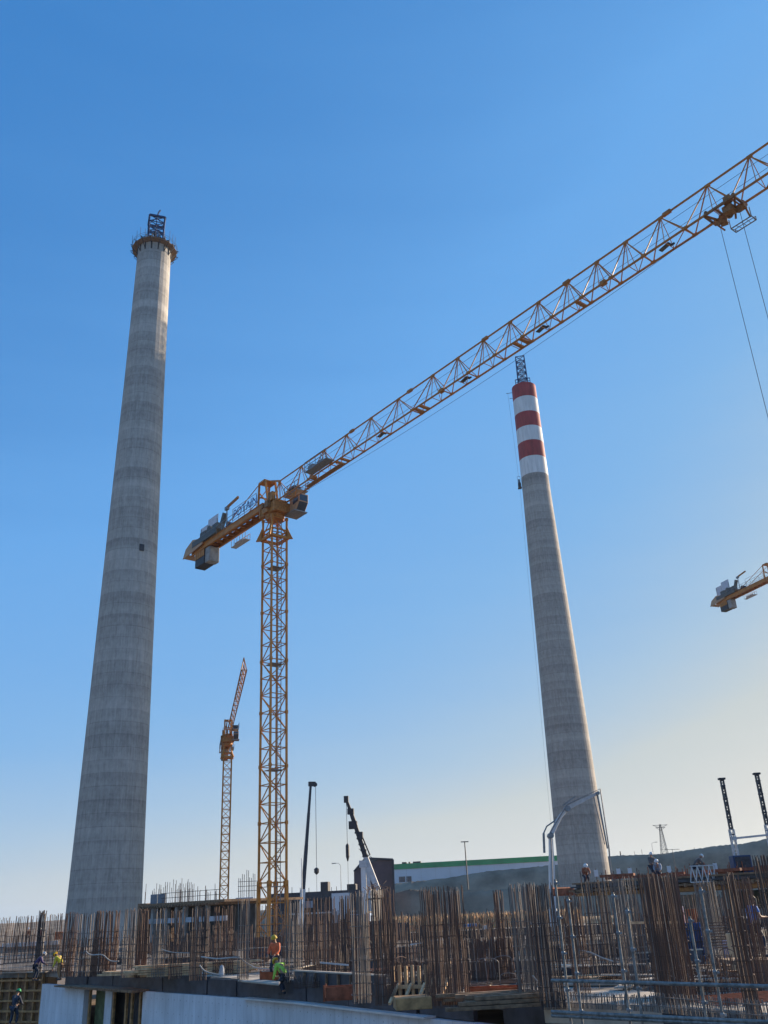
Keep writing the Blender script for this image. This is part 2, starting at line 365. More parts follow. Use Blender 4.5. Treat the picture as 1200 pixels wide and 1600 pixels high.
def lattice(b, p0, w0, w1, h, n, t, tt, rz=0, faces=(0, 1, 2, 3), x=True):
    """square lattice tower: chords, rings and crossed diagonals"""
    c = []
    for k in range(n + 1):
        u = k / n; hw = (w0 + (w1 - w0) * u) / 2; row = []
        for sx_, sy_ in ((-1, -1), (1, -1), (1, 1), (-1, 1)):
            xx, yy = sx_ * hw, sy_ * hw
            row.append(Vector((p0[0] + xx * cos(rz) - yy * sin(rz), p0[1] + xx * sin(rz) + yy * cos(rz), p0[2] + h * u)))
        c.append(row)
    for j in range(4): b.bar(c[0][j], c[-1][j], t)
    for k in range(n + 1):
        for j in faces: b.bar(c[k][j], c[k][(j + 1) % 4], tt)
        if k < n:
            for j in faces:
                if x == 2 or k % 2 == j % 2: b.bar(c[k][j], c[k + 1][(j + 1) % 4], tt)
                if x == 2 or k % 2 != j % 2: b.bar(c[k][(j + 1) % 4], c[k + 1][j], tt)
    return c
b = MB(); lattice(b, (0, 0, TL - .4), 3.6, 4.0, 9.4, 5, .26, .17, rz=.35, x=2)
for j in range(4):
    a = .35 + pi / 4 + j * pi / 2; a2 = a + pi / 2; r_ = 2.83
    b.bar((cos(a) * r_, sin(a) * r_, TL + 9), (cos(a2) * r_, sin(a2) * r_, TL + 9), .5)
    b.bar((cos(a) * r_, sin(a) * r_, TL + 9.1), (0, 0, TL + 10.4), .13)
b.bar((0, 0, TL), (0, 0, TL + 10.6), .2); b.tube([(0, 0, TL + 10.4), (.3, 0, TL + 12), (.7, .1, TL + 12.8)], .22, 6)
b.build('lattice_tower', m_blue, chim)
# small opening on the shaft
p = AT(222, 855, D=188.6); u = Vector((p.x - CL.x, p.y - CL.y, 0)).normalized(); rr = rl(p.z) - .06
b = MB(); b.box((u.x * rr, u.y * rr, p.z), (.5, 1.0, 1.5), rz=atan2(u.y, u.x)); b.build('shaft_opening', m_black, chim)

chr_ = thing('chimney', 'concrete chimney behind the crane jib with three red and three white bands at its top', 'chimney', CR)
TR = 171.5
pts = ((0, 7.25), (30, 6.7), (60, 6.15), (92, 5.45), (130, 4.55), (172, 4.1))
b0 = EZ + AT(830, 742, D=268).z - EZ
zs = [AT(812, y, D=268.3).z for y in (742, 715, 690, 667, 644, 620)]   # band edges, from below, on the near face
zs = [z for z in zs]
pr, rr_ = profile(zs[0], pts); MB().lathe(pr, 40, cap=False).build('shaft', m_sh2, chr_)
edges = zs + [TR]
for k in range(6):
    z0, z1 = edges[k], edges[k + 1]
    MB().lathe([(z0, rr_(z0)), ((z0 + z1) / 2, rr_((z0 + z1) / 2)), (z1, rr_(z1))], 40, cap=(k == 5)).build('white_band' if k % 2 == 0 else 'red_band', m_white if k % 2 == 0 else m_red, chr_)
b = MB(); lattice(b, (0, 0, TR - .2), 3.3, 2.9, 12.4, 5, .34, .2, rz=-.2, x=2)
b.build('lattice_tower', m_blue, chr_)
b = MB()
for k in range(4):
    a = pi / 4 + k * pi / 2 - .2; a2 = a + pi / 2
    for zz in (1.1, 2.2): b.bar((cos(a) * 3.5, sin(a) * 3.5, TR + zz), (cos(a2) * 3.5, sin(a2) * 3.5, TR + zz), .14 if zz < 2 else .24)
    b.bar((cos(a) * 3.5, sin(a) * 3.5, TR), (cos(a) * 3.5, sin(a) * 3.5, TR + 2.3), .16)
    b.bar((cos(a) * 3.5 * .5 + cos(a2) * 1.75, sin(a) * 1.75 + sin(a2) * 1.75, TR), (cos(a) * 1.75 + cos(a2) * 1.75, sin(a) * 1.75 + sin(a2) * 1.75, TR + 2.2), .12)
b.build('guard_rail', m_blue, chr_)
u = Vector((-cos(-azr), -sin(azr) * -1, 0)); u = Vector((-cos(azr), sin(azr), 0))
each('outrigger', m_dark, chr_, (1.2, 3.4), lambda b, zz: b.bar(u * 3.8 + Vector((0, 0, TR - zz)), u * (6.2 if zz < 2 else 5.2) + Vector((0, 0, TR - zz)), .12))
# hoist platform hanging on its ropes on the left flank
hz = AT(808, 750, D=270).z; ho = CR + u * (rr_(hz) + .75); ho.z = hz - 2.2
h = thing('hoist_platform', 'small dark work cradle hanging on ropes beside the banded chimney', 'work platform', ho)
b = MB(); b.box((0, 0, .1), (1.2, 1.5, .15)); b.box((0, 0, 1.0), (.9, 1.2, 1.7)); b.box((0, .1, 2.6), (.5, .5, 1.4)); b.build('cradle', m_dark, h)
b = MB()
for q in (-.45, .45): b.bar((q, 0, .1), (q, 0, 4.4), .08)
b.bar((-.45, 0, 4.4), (.45, 0, 4.4), .08); b.build('frame', m_dark, h)
tp = u * 5.6 + Vector((0, 0, TR - 1.2)) + CR - ho
MB().bar((0, 0, 4.4), tp, .05).bar((0, 0, .1), (u.x * (7.9 - rr_(hz) - .75), u.y * (7.9 - rr_(hz) - .75), -ho.z + 12), .04).build('rope', m_wire, h)

# ------------------------------------------------------------------ tower cranes
def text_mesh(body, size, depth, m, name, parent, loc, rot):
    cu = bpy.data.curves.new(name, 'FONT'); cu.body = body; cu.size = size; cu.extrude = depth
    o = bpy.data.objects.new(name, cu); COL.objects.link(o)
    dg = bpy.context.evaluated_depsgraph_get(); me = bpy.data.meshes.new_from_object(o.evaluated_get(dg))
    bpy.data.objects.remove(o); me.materials.clear(); me.materials.append(m)
    q = bpy.data.objects.new(name, me); COL.objects.link(q); q.parent = parent; q.location = loc; q.rotation_euler = rot
    return q
JS = [1.0, 5.7, 10.3, 14.6, 19.0, 23.6, 28.9, 32.5, 36.0, 39.4, 42.8, 46.1, 49.2, 52.1, 55.4, 59.5, 62.9, 66.4, 69.6]
def tower_crane(label, loc, az, vt, side=2.0, panel=1.88, jw=.62, jlen=70, lod=1, js=None, thick=1.0, ht=2.85, cabs=.88):
    """vt = height of jib bottom chords over the eye; local x runs along the jib"""
    d = Vector((sin(az), cos(az), 0)); rz = atan2(d.y, d.x)
    t = thing('tower_crane', label, 'tower crane', loc, rz, 'yellow flat-top tower cranes')
    Z = vt + EZ - loc[2]                                       # local height of the bottom chords
    k = thick
    # mast
    n = int((Z - 2.0) / panel); h = n * panel; z0 = Z - 1.9 - h; hw = side / 2
    b = MB(); C4 = [(-hw, -hw), (hw, -hw), (hw, hw), (-hw, hw)]
    for x, y in C4: b.box((x, y, z0 + h / 2), (.19 * k, .19 * k, h))
    for q in range(n + 1):
        z = z0 + q * panel
        for j in range(4):
            a, c = C4[j], C4[(j + 1) % 4]
            b.bar((*a, z), (*c, z), .085 * k)
            if q < n:
                if (q + j) % 2: b.bar((*a, z), (*c, z + panel), .085 * k)
                else: b.bar((*c, z), (*a, z + panel), .085 * k)
        if lod and q % 3 == 0:
            for x, y in C4: b.box((x, y, z), (.27 * k, .27 * k, .35))
    b.build('mast', m_yel, t)
    if z0 > 0:
        each('base_leg', m_yel, t, C4, lambda b, c: b.box((c[0], c[1], z0 / 2), (.2, .2, z0)))
    if lod:
        b = MB()
        for x, y in C4: b.box((x, y, 2.9), (.30, .30, 5.8)); b.box((x, y, .12), (.8, .8, .24)); b.box((x * .96, y * .96, 5.9), (.38, .38, .5))
        for j in range(4):
            a, c = C4[j], C4[(j + 1) % 4]; b.bar((*a, 3), (*c, 3), .10)
        b.build('base_frame', m_yel, t)
        b = MB()
        for y in (.15, .6): b.bar((.5, y, 1), (.5, y, Z - 2), .06)
        q = 1.2
        while q < Z - 2: b.bar((.5, .15, q), (.5, .6, q), .045); q += .4
        b.build('ladder', m_gsteel, t)
        each('rest_platform', m_gsteel, t, [5.64 + 11.28 * q for q in range(int((Z - 11) / 11.28) + 1)], lambda b, q: b.box((0, .1, q), (1.5, 1.5, .06)))
    # collar with flared brackets
    zc = Z - 4.3
    b = MB(); e = hw + .12
    for j in range(4):
        a, c = C4[j], C4[(j + 1) % 4]
        s_ = 1 + .24 / side
        b.bar((a[0] * s_, a[1] * s_, zc), (c[0] * s_, c[1] * s_, zc), .3 * k)
        b.bar((a[0] * s_, a[1] * s_, zc + .9), (c[0] * s_, c[1] * s_, zc + .9), .14 * k)
        mx, my = a[0] * (1 + .55 / hw), a[1] * (1 + .55 / hw)
        b.prism([(a[0] * 1.1, a[1] * 1.1, zc - .15), (mx, my, zc - .15), (a[0] * 1.25, a[1] * 1.25, zc + .75), (a[0] * 1.05, a[1] * 1.05, zc + 1.5)], (.16 * (1 if a[1] * a[0] > 0 else -1), -.16, 0))
    b.build('collar', m_yel, t)
    # slewing unit
    b = MB(); b.lathe([(Z - 1.9, hw * 1.0), (Z - 1.6, hw * 1.15), (Z - 1.3, hw * 1.15)], 20)
    b.span((-1.5, -1.1, Z - 1.3), (1.7, 1.1, Z - .1)); b.span((-1.9, -.9, Z - .1), (1.3, .9, Z + .35))
    for x, y in ((-1.5, -1.15), (1.6, -1.15), (-1.5, 1.15), (1.6, 1.15)): b.box((x, y, Z - .8), (.3, .12, 1.3))
    b.box((0, -1.25, Z - .9), (1.1, .35, .7)); b.box((1.1, -1.0, Z + .6), (.5, .5, 1.1))
    b.build('slewing_unit', m_yel2, t, bevel=.04)
    b = MB(); b.box((.5, -1.3, Z - .3), (.7, .5, .8)); b.tube([(.6, -1.0, Z - .4), (.6, -1.0, Z + 1.2)], .3, 10); b.build('slewing_motor', m_rustbr, t)
    b = MB(); b.box((-.7, -1.2, Z - .1), (.45, .4, .5)); b.build('slewing_motor', m_rustbr, t, bevel=.05)
    # tower head
    b = MB(); top = Z + 3.7
    for y in (-.7, .7):
        b.bar((-2.7, y, Z + .6), (-2.5, y, top), .2 * k); b.bar((-.4, y, Z + .3), (-1.1, y, top), .2 * k); b.bar((-.4, y, Z + .3), (-2.5, y, top - 1.2), .13 * k)
        b.bar((-2.5, y, top), (-1.1, y, top), .25 * k)
    for x, z in ((-2.6, Z + 2), (-2.5, top), (-1.1, top), (-.8, Z + 2)): b.bar((x, -.7, z), (x, .7, z), .14 * k)
    b.box((-1.8, 0, top), (1.5, 1.3, .18))
    b.bar((-1.1, 0, top), (1.0, 0, Z + 2.9), .2 * k)
    b.build('tower_head', m_yel, t)
    # counter jib
    b = MB()
    for y in (-.75, .75):
        b.box((-10.6, y, Z + .35), (18.4, .14, .75 * k)); b.box((-10.6, y, Z + .72), (18.4, .3, .06)); b.box((-10.6, y, Z - .02), (18.4, .3, .06))
    q = -19.5
    while q < -1.8: b.box((q, 0, Z + .3), (.14, 1.36, .35)); q += 1.45
    b.build('counter_jib', m_yel, t)
    b = MB(); b.box((-10.2, 0, Z + .8), (17, 1.1, .05)); b.build('walkway', m_gsteel, t)
    b = MB()
    for y in (-.95, .95):
        for zz in (1.35, 1.85): b.bar((-17, y, Z + zz), (-2.7, y, Z + zz), .045)
        q = -17
        while q < -2.5: b.bar((q, y, Z + .7), (q, y, Z + 1.87), .045); q += 1.43
    b.build('handrail', m_gsteel, t)
    b = MB()
    for y in (-.7, .7): b.bar((-2.4, y, top), (-11.3, y, Z + .9), .075 * k)
    b.build('tie_rod', m_yel, t)
    # ballast
    b = MB(); b.span((-18.8, -.75, Z - 2.1), (-16.2, .75, Z + .1)); b.build('ballast_block', m_black, t, bevel=.1)
    b = MB()
    for q in range(5): b.span((-18.7 + q * .52, -.83, Z - 1.0), (-18.3 + q * .52, -.76, Z + .1))
    b.build('ballast_marking', m_yel, t)
    b = MB(); b.span((-16.0, -.75, Z - 2.2), (-14.8, .75, Z - .1)); b.build('ballast_block', m_conc, t, bevel=.12)
    b = MB(); b.prism([(-18.2, -1.15, Z + .3), (-21.7, -1.15, Z + .1), (-20.9, -1.15, Z + 1.3), (-19.0, -1.15, Z + 2.0), (-16.2, -1.15, Z + 1.3), (-16.2, -1.15, Z + .5)], (0, .1, 0))
    b.prism([(-18.2, 1.05, Z + .3), (-21.7, 1.05, Z + .1), (-20.9, 1.05, Z + 1.3), (-19.0, 1.05, Z + 2.0), (-16.2, 1.05, Z + 1.3), (-16.2, 1.05, Z + .5)], (0, .1, 0)).span((-21.5, -1.05, Z + .12), (-20.0, 1.05, Z + .2))
    b.build('end_shield', m_tan, t)
    # hoist winch and its wind panels
    b = MB(); b.span((-18.6, -1.1, Z + 1.45), (-12.5, 1.1, Z + 1.6)); b.tube([(-15.2, -.8, Z + 2.2), (-15.2, .8, Z + 2.2)], .6, 14); b.span((-17.8, -.7, Z + 1.6), (-16.3, .7, Z + 2.6)); b.span((-14.2, -.8, Z + 1.6), (-12.9, .3, Z + 2.5))
    b.box((-13.1, .2, Z + 3.0), (.6, .5, 2.0), ry=.5); b.span((-19, -1.2, Z + .8), (-12.4, -1.1, Z + 1.6))
    b.build('hoist_winch', mat('winch_grey', (.10, .105, .10), .6, var=.3, scale=5), t)
    b = MB(); b.tube([(-10.6, -.5, Z + 1.3), (-10.6, .5, Z + 1.3)], .45, 12); b.span((-11.4, -.5, Z + .8), (-9.9, .5, Z + 1.1)); b.build('electrical_box', m_dark, t)
    b = MB(); b.span((-21.2, 1.15, Z + 2.2), (-19.3, 1.2, Z + 4.9)); b.span((-19.15, 1.15, Z + 1.9), (-16.4, 1.2, Z + 5.5)); b.build('wind_panel', mat('pale_mesh_panel', (.55, .58, .64), .6, var=.1), t)
    each('panel_post', m_gsteel, t, (-21.1, -19.2, -16.5), lambda b, q: b.bar((q, 1.1, Z + .8), (q, 1.1, Z + 4.8), .07))
    b = MB(); b.bar((-11.8, 0, Z + .8), (-11.8, 0, Z + 4.0), .12 * k); b.box((-11.8, 0, Z + 4.2), (.7, .35, .45)); b.build('lamp_pole', m_gsteel, t)
    b = MB(); b.box((-10.4, 0, Z + 4.5), (3.0, .22, .3), ry=-.12); b.build('flood_lamp', m_yel2, t)
    b = MB(); b.span((-12.2, .95, Z - 1.0), (-8.6, 1.7, Z - .92))
    for q in range(6): b.bar((-12.2 + q * .7, 1.0, Z - 1), (-12.2 + q * .7, 1.0, Z + .3), .05); b.bar((-12.2 + q * .7, 1.7, Z - 1), (-12.2 + q * .7, 1.7, Z - .1), .05)
    b.bar((-12.2, 1.7, Z - .1), (-8.7, 1.7, Z - .1), .06); b.box((-10.6, 1.4, Z - .7), (2.0, .5, .4)); b.build('service_basket', m_lgrey, t)
    # sign
    b = MB()
    for zz in (.95, 2.5): b.bar((-8.5, -.98, Z + zz), (-2.7, -.98, Z + zz), .05)
    for x in (-8.5, -2.7): b.bar((x, -.98, Z + .95), (x, -.98, Z + 2.5), .05)
    sg = b.build('sign_frame', m_lgrey, t)
    text_mesh('POTAIN', 1.62, .015, mat('sign_blue', (.10, .16, .34), .6, var=.1), 'lettering', sg, (-8.3, -1.0, Z + 1.15), (pi / 2, 0, 0)) if lod else None
    # cab on the far side of the jib foot
    b = MB(); x0, x1, y0, y1, zz0, zz1 = 1.6, 1.6 + 2.3 * cabs, 1.0, 1.0 + 1.5 * cabs, Z + .6 - 2.2 * cabs, Z + .6
    b.prism([(x0, y0, zz0), (x1 - .7, y0, zz0), (x1, y0, zz0 + .9), (x1, y0, zz1), (x0, y0, zz1)], (0, y1 - y0, 0)); cab = b.build('cab', m_tan, t, bevel=.05)
    b = MB(); b.prism([(x0 + .8, y0 - .012, zz0 + .8), (x1 - .2, y0 - .012, zz0 + .9), (x1 - .15, y0 - .012, zz1 - .2), (x0 + .8, y0 - .012, zz1 - .2)], (0, -.02, 0)); b.poly([(x1 + .015, y0 + .1, zz0 + 1.0), (x1 + .015, y1 - .1, zz0 + 1.0), (x1 + .015, y1 - .1, zz1 - .15), (x1 + .015, y0 + .1, zz1 - .15)])
    b.poly([(x1 - .66, y0 + .1, zz0 + .02), (x1 - .66, y1 - .1, zz0 + .02), (x1 + .005, y1 - .1, zz0 + .86), (x1 + .005, y0 + .1, zz0 + .86)])
    b.build('window', m_glass, cab)
    b = MB(); b.span((x0 - .8, y0 - .3, zz0 - .16), (x1 - .5, y1 + .2, zz0 - .04)); b.build('cab_floor', m_gsteel, t); b = MB(); b.span((x0 - .9, y0 - .2, Z + 1.0), (x1, y1, Z + 1.1))
    for q in range(5):
        x = x0 - .8 + q * .75
        for y in (y0 - .2, y1): b.bar((x, y, Z + 1.1), (x, y, Z + 2.2), .06)
    for y in (y0 - .2, y1):
        for z in (Z + 1.6, Z + 2.2): b.bar((x0 - .8, y, z), (x0 + 2.2, y, z), .06)
    b.build('cab_platform', m_gsteel, t); b = MB(); b.box((x0 + .5, y0 + .4, Z + 1.5), (1.2, 1.0, .8)); b.build('cooling_unit', m_dark, t)
    # jib
    J = [s for s in (js or JS) if s <= jlen]
    b = MB(); b.bar((.9, 0, Z + ht), (J[-1], 0, Z + ht), .115 * k)
    for y in (-jw, jw): b.bar((0.2, y, Z), (J[-1] + 1, y, Z), .125 * k)
    b.build('jib_chord', m_yel, t)
    b = MB()
    for i, s in enumerate(J):
        mid = (s + J[i + 1]) / 2 if i + 1 < len(J) else s + 1
        for y in (-jw, jw):
            b.bar((s, 0, Z + ht), (mid, y, Z), .07 * k)
            if lod: b.bar((s, 0, Z + ht), (s + .25, y, Z), .045 * k)
            if i: b.bar((s, 0, Z + ht), ((s + J[i - 1]) / 2, y, Z), .07 * k)
            else: b.bar((s, 0, Z + ht), (.2, y, Z), .085 * k)
        b.bar((mid, -jw, Z), (mid, jw, Z), .08 * k)
        if lod:
            b.bar((mid, -jw, Z), (s + .25, jw, Z), .05); b.bar((s + .25, jw, Z), (s + .25, -jw, Z), .045)
            b.box((s, 0, Z + ht - .05), (.42, .16, .22))
            for y in (-jw, jw): b.box((mid, y, Z + .04), (.4, .17, .2))
    b.build('jib_lattice', m_yel, t)
    if lod:
        each('jib_splice', m_yel2, t, (17.2, 27.0, 37.8, 47.6, 57.6), lambda b, s: b.box((s - 1.6, 0, Z + ht + .02), (.7, .24, .26)))
        each('cross_plate', m_yel2, t, (26.45, 27.2, 39.85, 40.6, 46.9, 13.1, 14.0), lambda b, s: b.span((s, -jw, Z - .06), (s + .3, jw, Z + .12)))
        each('joint_box', m_yel2, t, (30.6, 49.9), lambda b, s: b.box((s, -jw, Z), (.5, .36, .34)))
        for s in (20.4, 33.0, 42.6, 55.2):
            b = MB(); b.box((s, .15, Z + .25), (.9, .5, .07), rx=.25, ry=-.2); b.box((s + .55, .3, Z + .2), (.35, .12, .12)); b.build('jib_lamp', m_black, t)
        # maintenance platform on the near side
        b = MB(); b.span((9.0, -1.75, Z + .15), (13.2, -.66, Z + .25)); b.box((9.8, -1.2, Z + .55), (.9, .7, .6)); b.box((11.6, -1.2, Z + .45), (1.2, .6, .35))
        for q in range(5):
            x = 9.0 + q * 1.05; b.bar((x, -1.75, Z + .25), (x, -1.75, Z + 1.35), .05)
        for z in (.8, 1.35): b.bar((9, -1.75, Z + z), (13.2, -1.75, Z + z), .05); b.bar((9, -1.75, Z + z), (9, -.6, Z + z), .05)
        b.build('maintenance_platform', m_gsteel, t)
        b = MB(); b.span((6.5, .05, Z - .05), (13, .5, Z + .0)); b.tube([(8.2, -.3, Z + .35), (8.2, .3, Z + .35)], .3, 10); b.build('trolley_winch', m_rustbr, t)
        b = MB()
        for i in range(len(J) - 1): pass
        b.bar((2, .1, Z + 2.1), (J[-1], .1, Z + 2.1), .022); b.bar((9, -.1, Z + .9), (J[-1], -.1, Z + .9), .022)
        b.tube([(2 + 58 * q / 16, 0, Z - .35 - 1.0 * 4 * (q / 16) * (1 - q / 16)) for q in range(17)], .02, 4)
        b.build('rope', m_wire, t)
        # trolley with its cradle and the hoist ropes
        tr = thing('trolley', None, None); tr.parent = t
        b = MB(); c = 60.4
        for y in (-jw - .12, jw + .12): b.bar((c - 1.3, y, Z - .1), (c + 1.2, y, Z - .1), .16); 
        for x in (-1.3, -.4, .3, 1.1): b.bar((c + x, -jw - .15, Z - .18), (c + x, jw + .15, Z - .18), .14)
        b.bar((c - 1.3, -.7, Z - .1), (c - .4, .7, Z - .7), .13); b.bar((c + 1.1, -.7, Z - .1), (c + .2, .7, Z - .7), .13); b.bar((c - 1.3, .7, Z - .1), (c - .8, .8, Z - 1.0), .11); b.bar((c + 1.0, .7, Z - .1), (c + 1.1, .95, Z - 1.1), .11)
        b.box((c + .3, -.2, Z - .5), (.7, .7, .55)); b.box((c - .5, .3, Z - .55), (.5, .6, .6), rz=.4); b.box((c + .9, .4, Z - .35), (.6, .4, .4)); b.box((c + .5, -.55, Z + .1), (.5, .3, .6))
        for x in (-.7, .1, .8): b.tube([(c + x, .05, Z - .6), (c + x, .2, Z - .6)], .27, 10)
        for x in (-1.2, 1.0):
            for y in (-jw, jw): b.tube([(c + x, y - .06, Z + .16), (c + x, y + .06, Z + .16)], .13, 10)
        b.build('carriage', m_rustbr, tr)
        b = MB(); q0 = (c - .6, .95, Z - 1.25); 
        for x in (c - .4, c + 1.2):
            b.bar((x, .9, Z - 1.1), (x, 1.55, Z - 1.1), .06)
            for y in (.9, 1.55): b.bar((x, y, Z - 1.1), (x, y, Z - .3 if y < 1 else Z - .8), .05)
        for y in (.9, 1.55): b.bar((c - .4, y, Z - 1.1), (c + 1.2, y, Z - 1.1), .06)
        for q in range(5): b.bar((c - .4 + q * .4, .9, Z - 1.1), (c - .2 + q * .33, 1.55, Z - 1.1), .03)
        b.bar((c - .4, 1.55, Z - .8), (c + 1.2, 1.55, Z - .8), .04)
        b.build('work_cradle', m_gsteel, tr)
        b = MB(); b.bar((c - .75, .1, Z - .6), (c - .75, .1, Z - 37), .028); b.bar((c + .85, .1, Z - .6), (c + .85, .1, Z - 37), .028); b.build('hoist_rope', m_wire, tr)
        b = MB(); b.box((c + .05, .1, Z - 37.3), (1.9, .25, .6)); b.tube([(c + .05, .1, Z - 37.6), (c + .05, .1, Z - 38.2), (c + .3, .1, Z - 38.5), (c + .05, .1, Z - 38.8), (c - .2, .1, Z - 38.6)], .08, 6); b.build('hook_block', m_yel, tr)
    return t
MC = Vector((-12.895, 96.64, EZ - 2.9))
tower_crane('largest yellow tower crane, its long lattice jib crossing the sky to the upper right', MC, R(140.81), 44.5)
a2 = R(-10.4); C2 = Vector((195 * sin(a2), 195 * cos(a2), 3.0))
ct = AT(359, 1148, D=195)
tower_crane('small distant yellow tower crane just left of the largest crane mast', C2, R(180 - 12.6), ct.z - EZ - .4, side=1.65, panel=1.6, jlen=59, lod=0, jw=.42, thick=1.3, ht=2.2, cabs=.7)
tip = AT(1119, 948, D=222); d3 = Vector((sin(R(160.7)), cos(R(160.7)), 0))
C3 = Vector((tip.x, tip.y, 0)) + d3 * 21.0
tower_crane('partly seen orange tower crane at the right edge, only its counter jib and ballast showing', C3, R(160.7), tip.z - EZ, lod=0, jlen=45)

# ------------------------------------------------------------------ far buildings
def wallbox(b, pA, pB, z0, z1, depth):
    """box whose near top edge runs from pA to pB, going back by depth"""
    a = Vector((pA.x, pA.y, 0)); c = Vector((pB.x, pB.y, 0)); t = (c - a).normalized(); n = Vector((-t.y, t.x, 0))
    b.prism([(a.x, a.y, z0), (c.x, c.y, z0), (c.x, c.y, z1), (a.x, a.y, z1)], n * depth); return t, n
# long hall with the green fascia
A = AT(612, 1352, D=430); B = AT(872, 1335, D=426); zt = (A.z + B.z) / 2
A2 = A - (B - A) * .04; t_ = (B - A).normalized(); hall = thing('factory_hall', 'long pale factory hall with a green roof band standing behind the embankment', 'building', (A.x, A.y, 0))
L = (B - A).length + 4; n_ = Vector((-t_.y, t_.x, 0))
def HP(u, v, z): return (t_.x * u + n_.x * v, t_.y * u + n_.y * v, z)
def hbox(b, u0, u1, v0, v1, z0, z1): b.prism([HP(u0, v0, z0), HP(u1, v0, z0), HP(u1, v0, z1), HP(u0, v0, z1)], Vector(HP(0, v1 - v0, 0)))
b = MB(); hbox(b, 0, L, 0, 60, 0, zt - 2.2); b.build('wall', m_bwall, hall)
b = MB(); hbox(b, -.3, L + .3, -.3, 60.3, zt - 2.2, zt); b.build('roof_band', m_green, hall)
each('wall_seam', m_lgrey, hall, range(1, 12), lambda b, k: hbox(b, k * L / 12, k * L / 12 + .12, -.1, 0, 2, zt - 2.2))
for u0, u1 in ((3.0, 5.8), (6.2, 8.6)):
    b = MB(); hbox(b, u0, u1, -.06, -.01, zt - 7.6, zt - 5.3); b.build('window', m_glass, hall)
each('roof_unit', m_dark, hall, ((4, 6), (7, 7.6), (9, 12.5)), lambda b, q: hbox(b, q[0], q[1], 5, 8, zt, zt + .9))
# plum coloured building with the slanted corner
D0 = 250; P = [AT(552, 1392, D=D0), AT(553, 1362, D=D0), AT(571, 1341, D=D0), AT(614, 1343, D=D0), AT(614, 1392, D=D0)]
o0 = Vector((P[0].x, P[0].y, 0)); pl = thing('plum_building', 'dark plum coloured block with a slanted corner beside the green banded hall', 'building', o0)
tt = (Vector((P[4].x, P[4].y, 0)) - o0).normalized(); nn = Vector((-tt.y, tt.x, 0)); F = [Vector(((p.x - o0.x), (p.y - o0.y), p.z)) for p in P]; F[0].z = 0; F[4].z = 0
MB().prism(F, nn * 25).build('wall', m_plum, pl)
b = MB()
for a_, c_ in ((1, 2), (2, 3), (3, 4)): b.bar(F[a_] - nn * .25, F[c_] - nn * .25, .5)
b.build('edge_trim', m_plumd, pl)
b = MB(); b.prism([F[1] + (F[2] - F[1]) * .2 - nn * .12, F[2] - nn * .12, F[3] * .55 + F[2] * .45 - nn * .12], -nn * .05); b.build('glazed_panel', m_glass, pl)
# long low dark building
A = AT(425, 1399, D=205); B = AT(572, 1387, D=200); o0 = Vector((A.x, A.y, 0)); ld = thing('long_building', 'long low dark building with a flat roof behind the mobile crane', 'building', o0)
t_ = (B - A); t_.z = 0; L = t_.length; t_.normalize(); n_ = Vector((-t_.y, t_.x, 0)); zt = (A.z + B.z) / 2
b = MB(); hbox(b, 0, L, 0, 18, 0, zt - 1.6); b.build('wall', m_plumd, ld)
b = MB(); hbox(b, -.6, L + .6, -.6, 18.6, zt - 1.6, zt); b.build('roof', mat('dark_roof', (.045, .05, .065), .7, var=.3, scale=.5), ld)
each('roof_vent', m_black, ld, ((9.7, 1.6, 1.9), (15.4, 1.8, 1.2)), lambda b, q: hbox(b, q[0], q[0] + q[1], 3, 5, zt, zt + q[2]))
each('roof_mast', m_dark, ld, (1.2, 2.6, 3.4, 5.2, 7.1, 12, 13.1, 17.2), lambda b, q: hbox(b, q, q + .1, 3, 3.1, zt, zt + .8 + (q % 1)))
b = MB(); hbox(b, 6.8, 9.0, -.75, -.62, zt - 3.0, zt - 1.7); b.build('window', mat('pale_glass', (.25, .30, .38), .3, var=.1), ld)
b = MB(); hbox(b, 3.0, L * .9, -.2, -.02, zt - 4.2, zt - 3.9); b.build('string_course', m_lgrey, ld)
# pale small block right of it
A = AT(518, 1396, D=170); B = AT(546, 1394, D=170); b = MB(); wallbox(b, A, B, 0, A.z, 8); tag(b.build('site_cabin', m_bwall), 'pale site cabin wall between the two mobile cranes', 'site cabin')
A = AT(368, 1403, D=135); B = AT(395, 1402, D=135); b = MB(); wallbox(b, A, B, 0, A.z, 7); tag(b.build('concrete_core', mat('pale_blue_sheeting', (.36, .43, .52), .7, var=.15)), 'pale blue sheeted core left of the largest crane mast', 'concrete core')
# scaffold rising from it
o0 = Vector((AT(385, 1403, D=136).x, AT(385, 1403, D=136).y, 0)); z0 = AT(385, 1403, D=136).z
sc_ = thing('scaffold', 'thin scaffold poles rising above the pale blue core beside the crane mast', 'scaffold', o0 + Vector((0, 0, 0)))
for k, x in enumerate((-1.1, -.6, 0, .4, .9)):
    for y in (0, 1.6): MB().bar((x, y, z0 - .3), (x, y, z0 + 2.6 + (k * 7 % 3) * .5), .07).build('pole', m_dark, sc_)
for zz in (.9, 1.5, 2.1): MB().bar((-1.2, 0, z0 + zz), (1.6, 0, z0 + zz), .06).build('rail', m_dark, sc_)

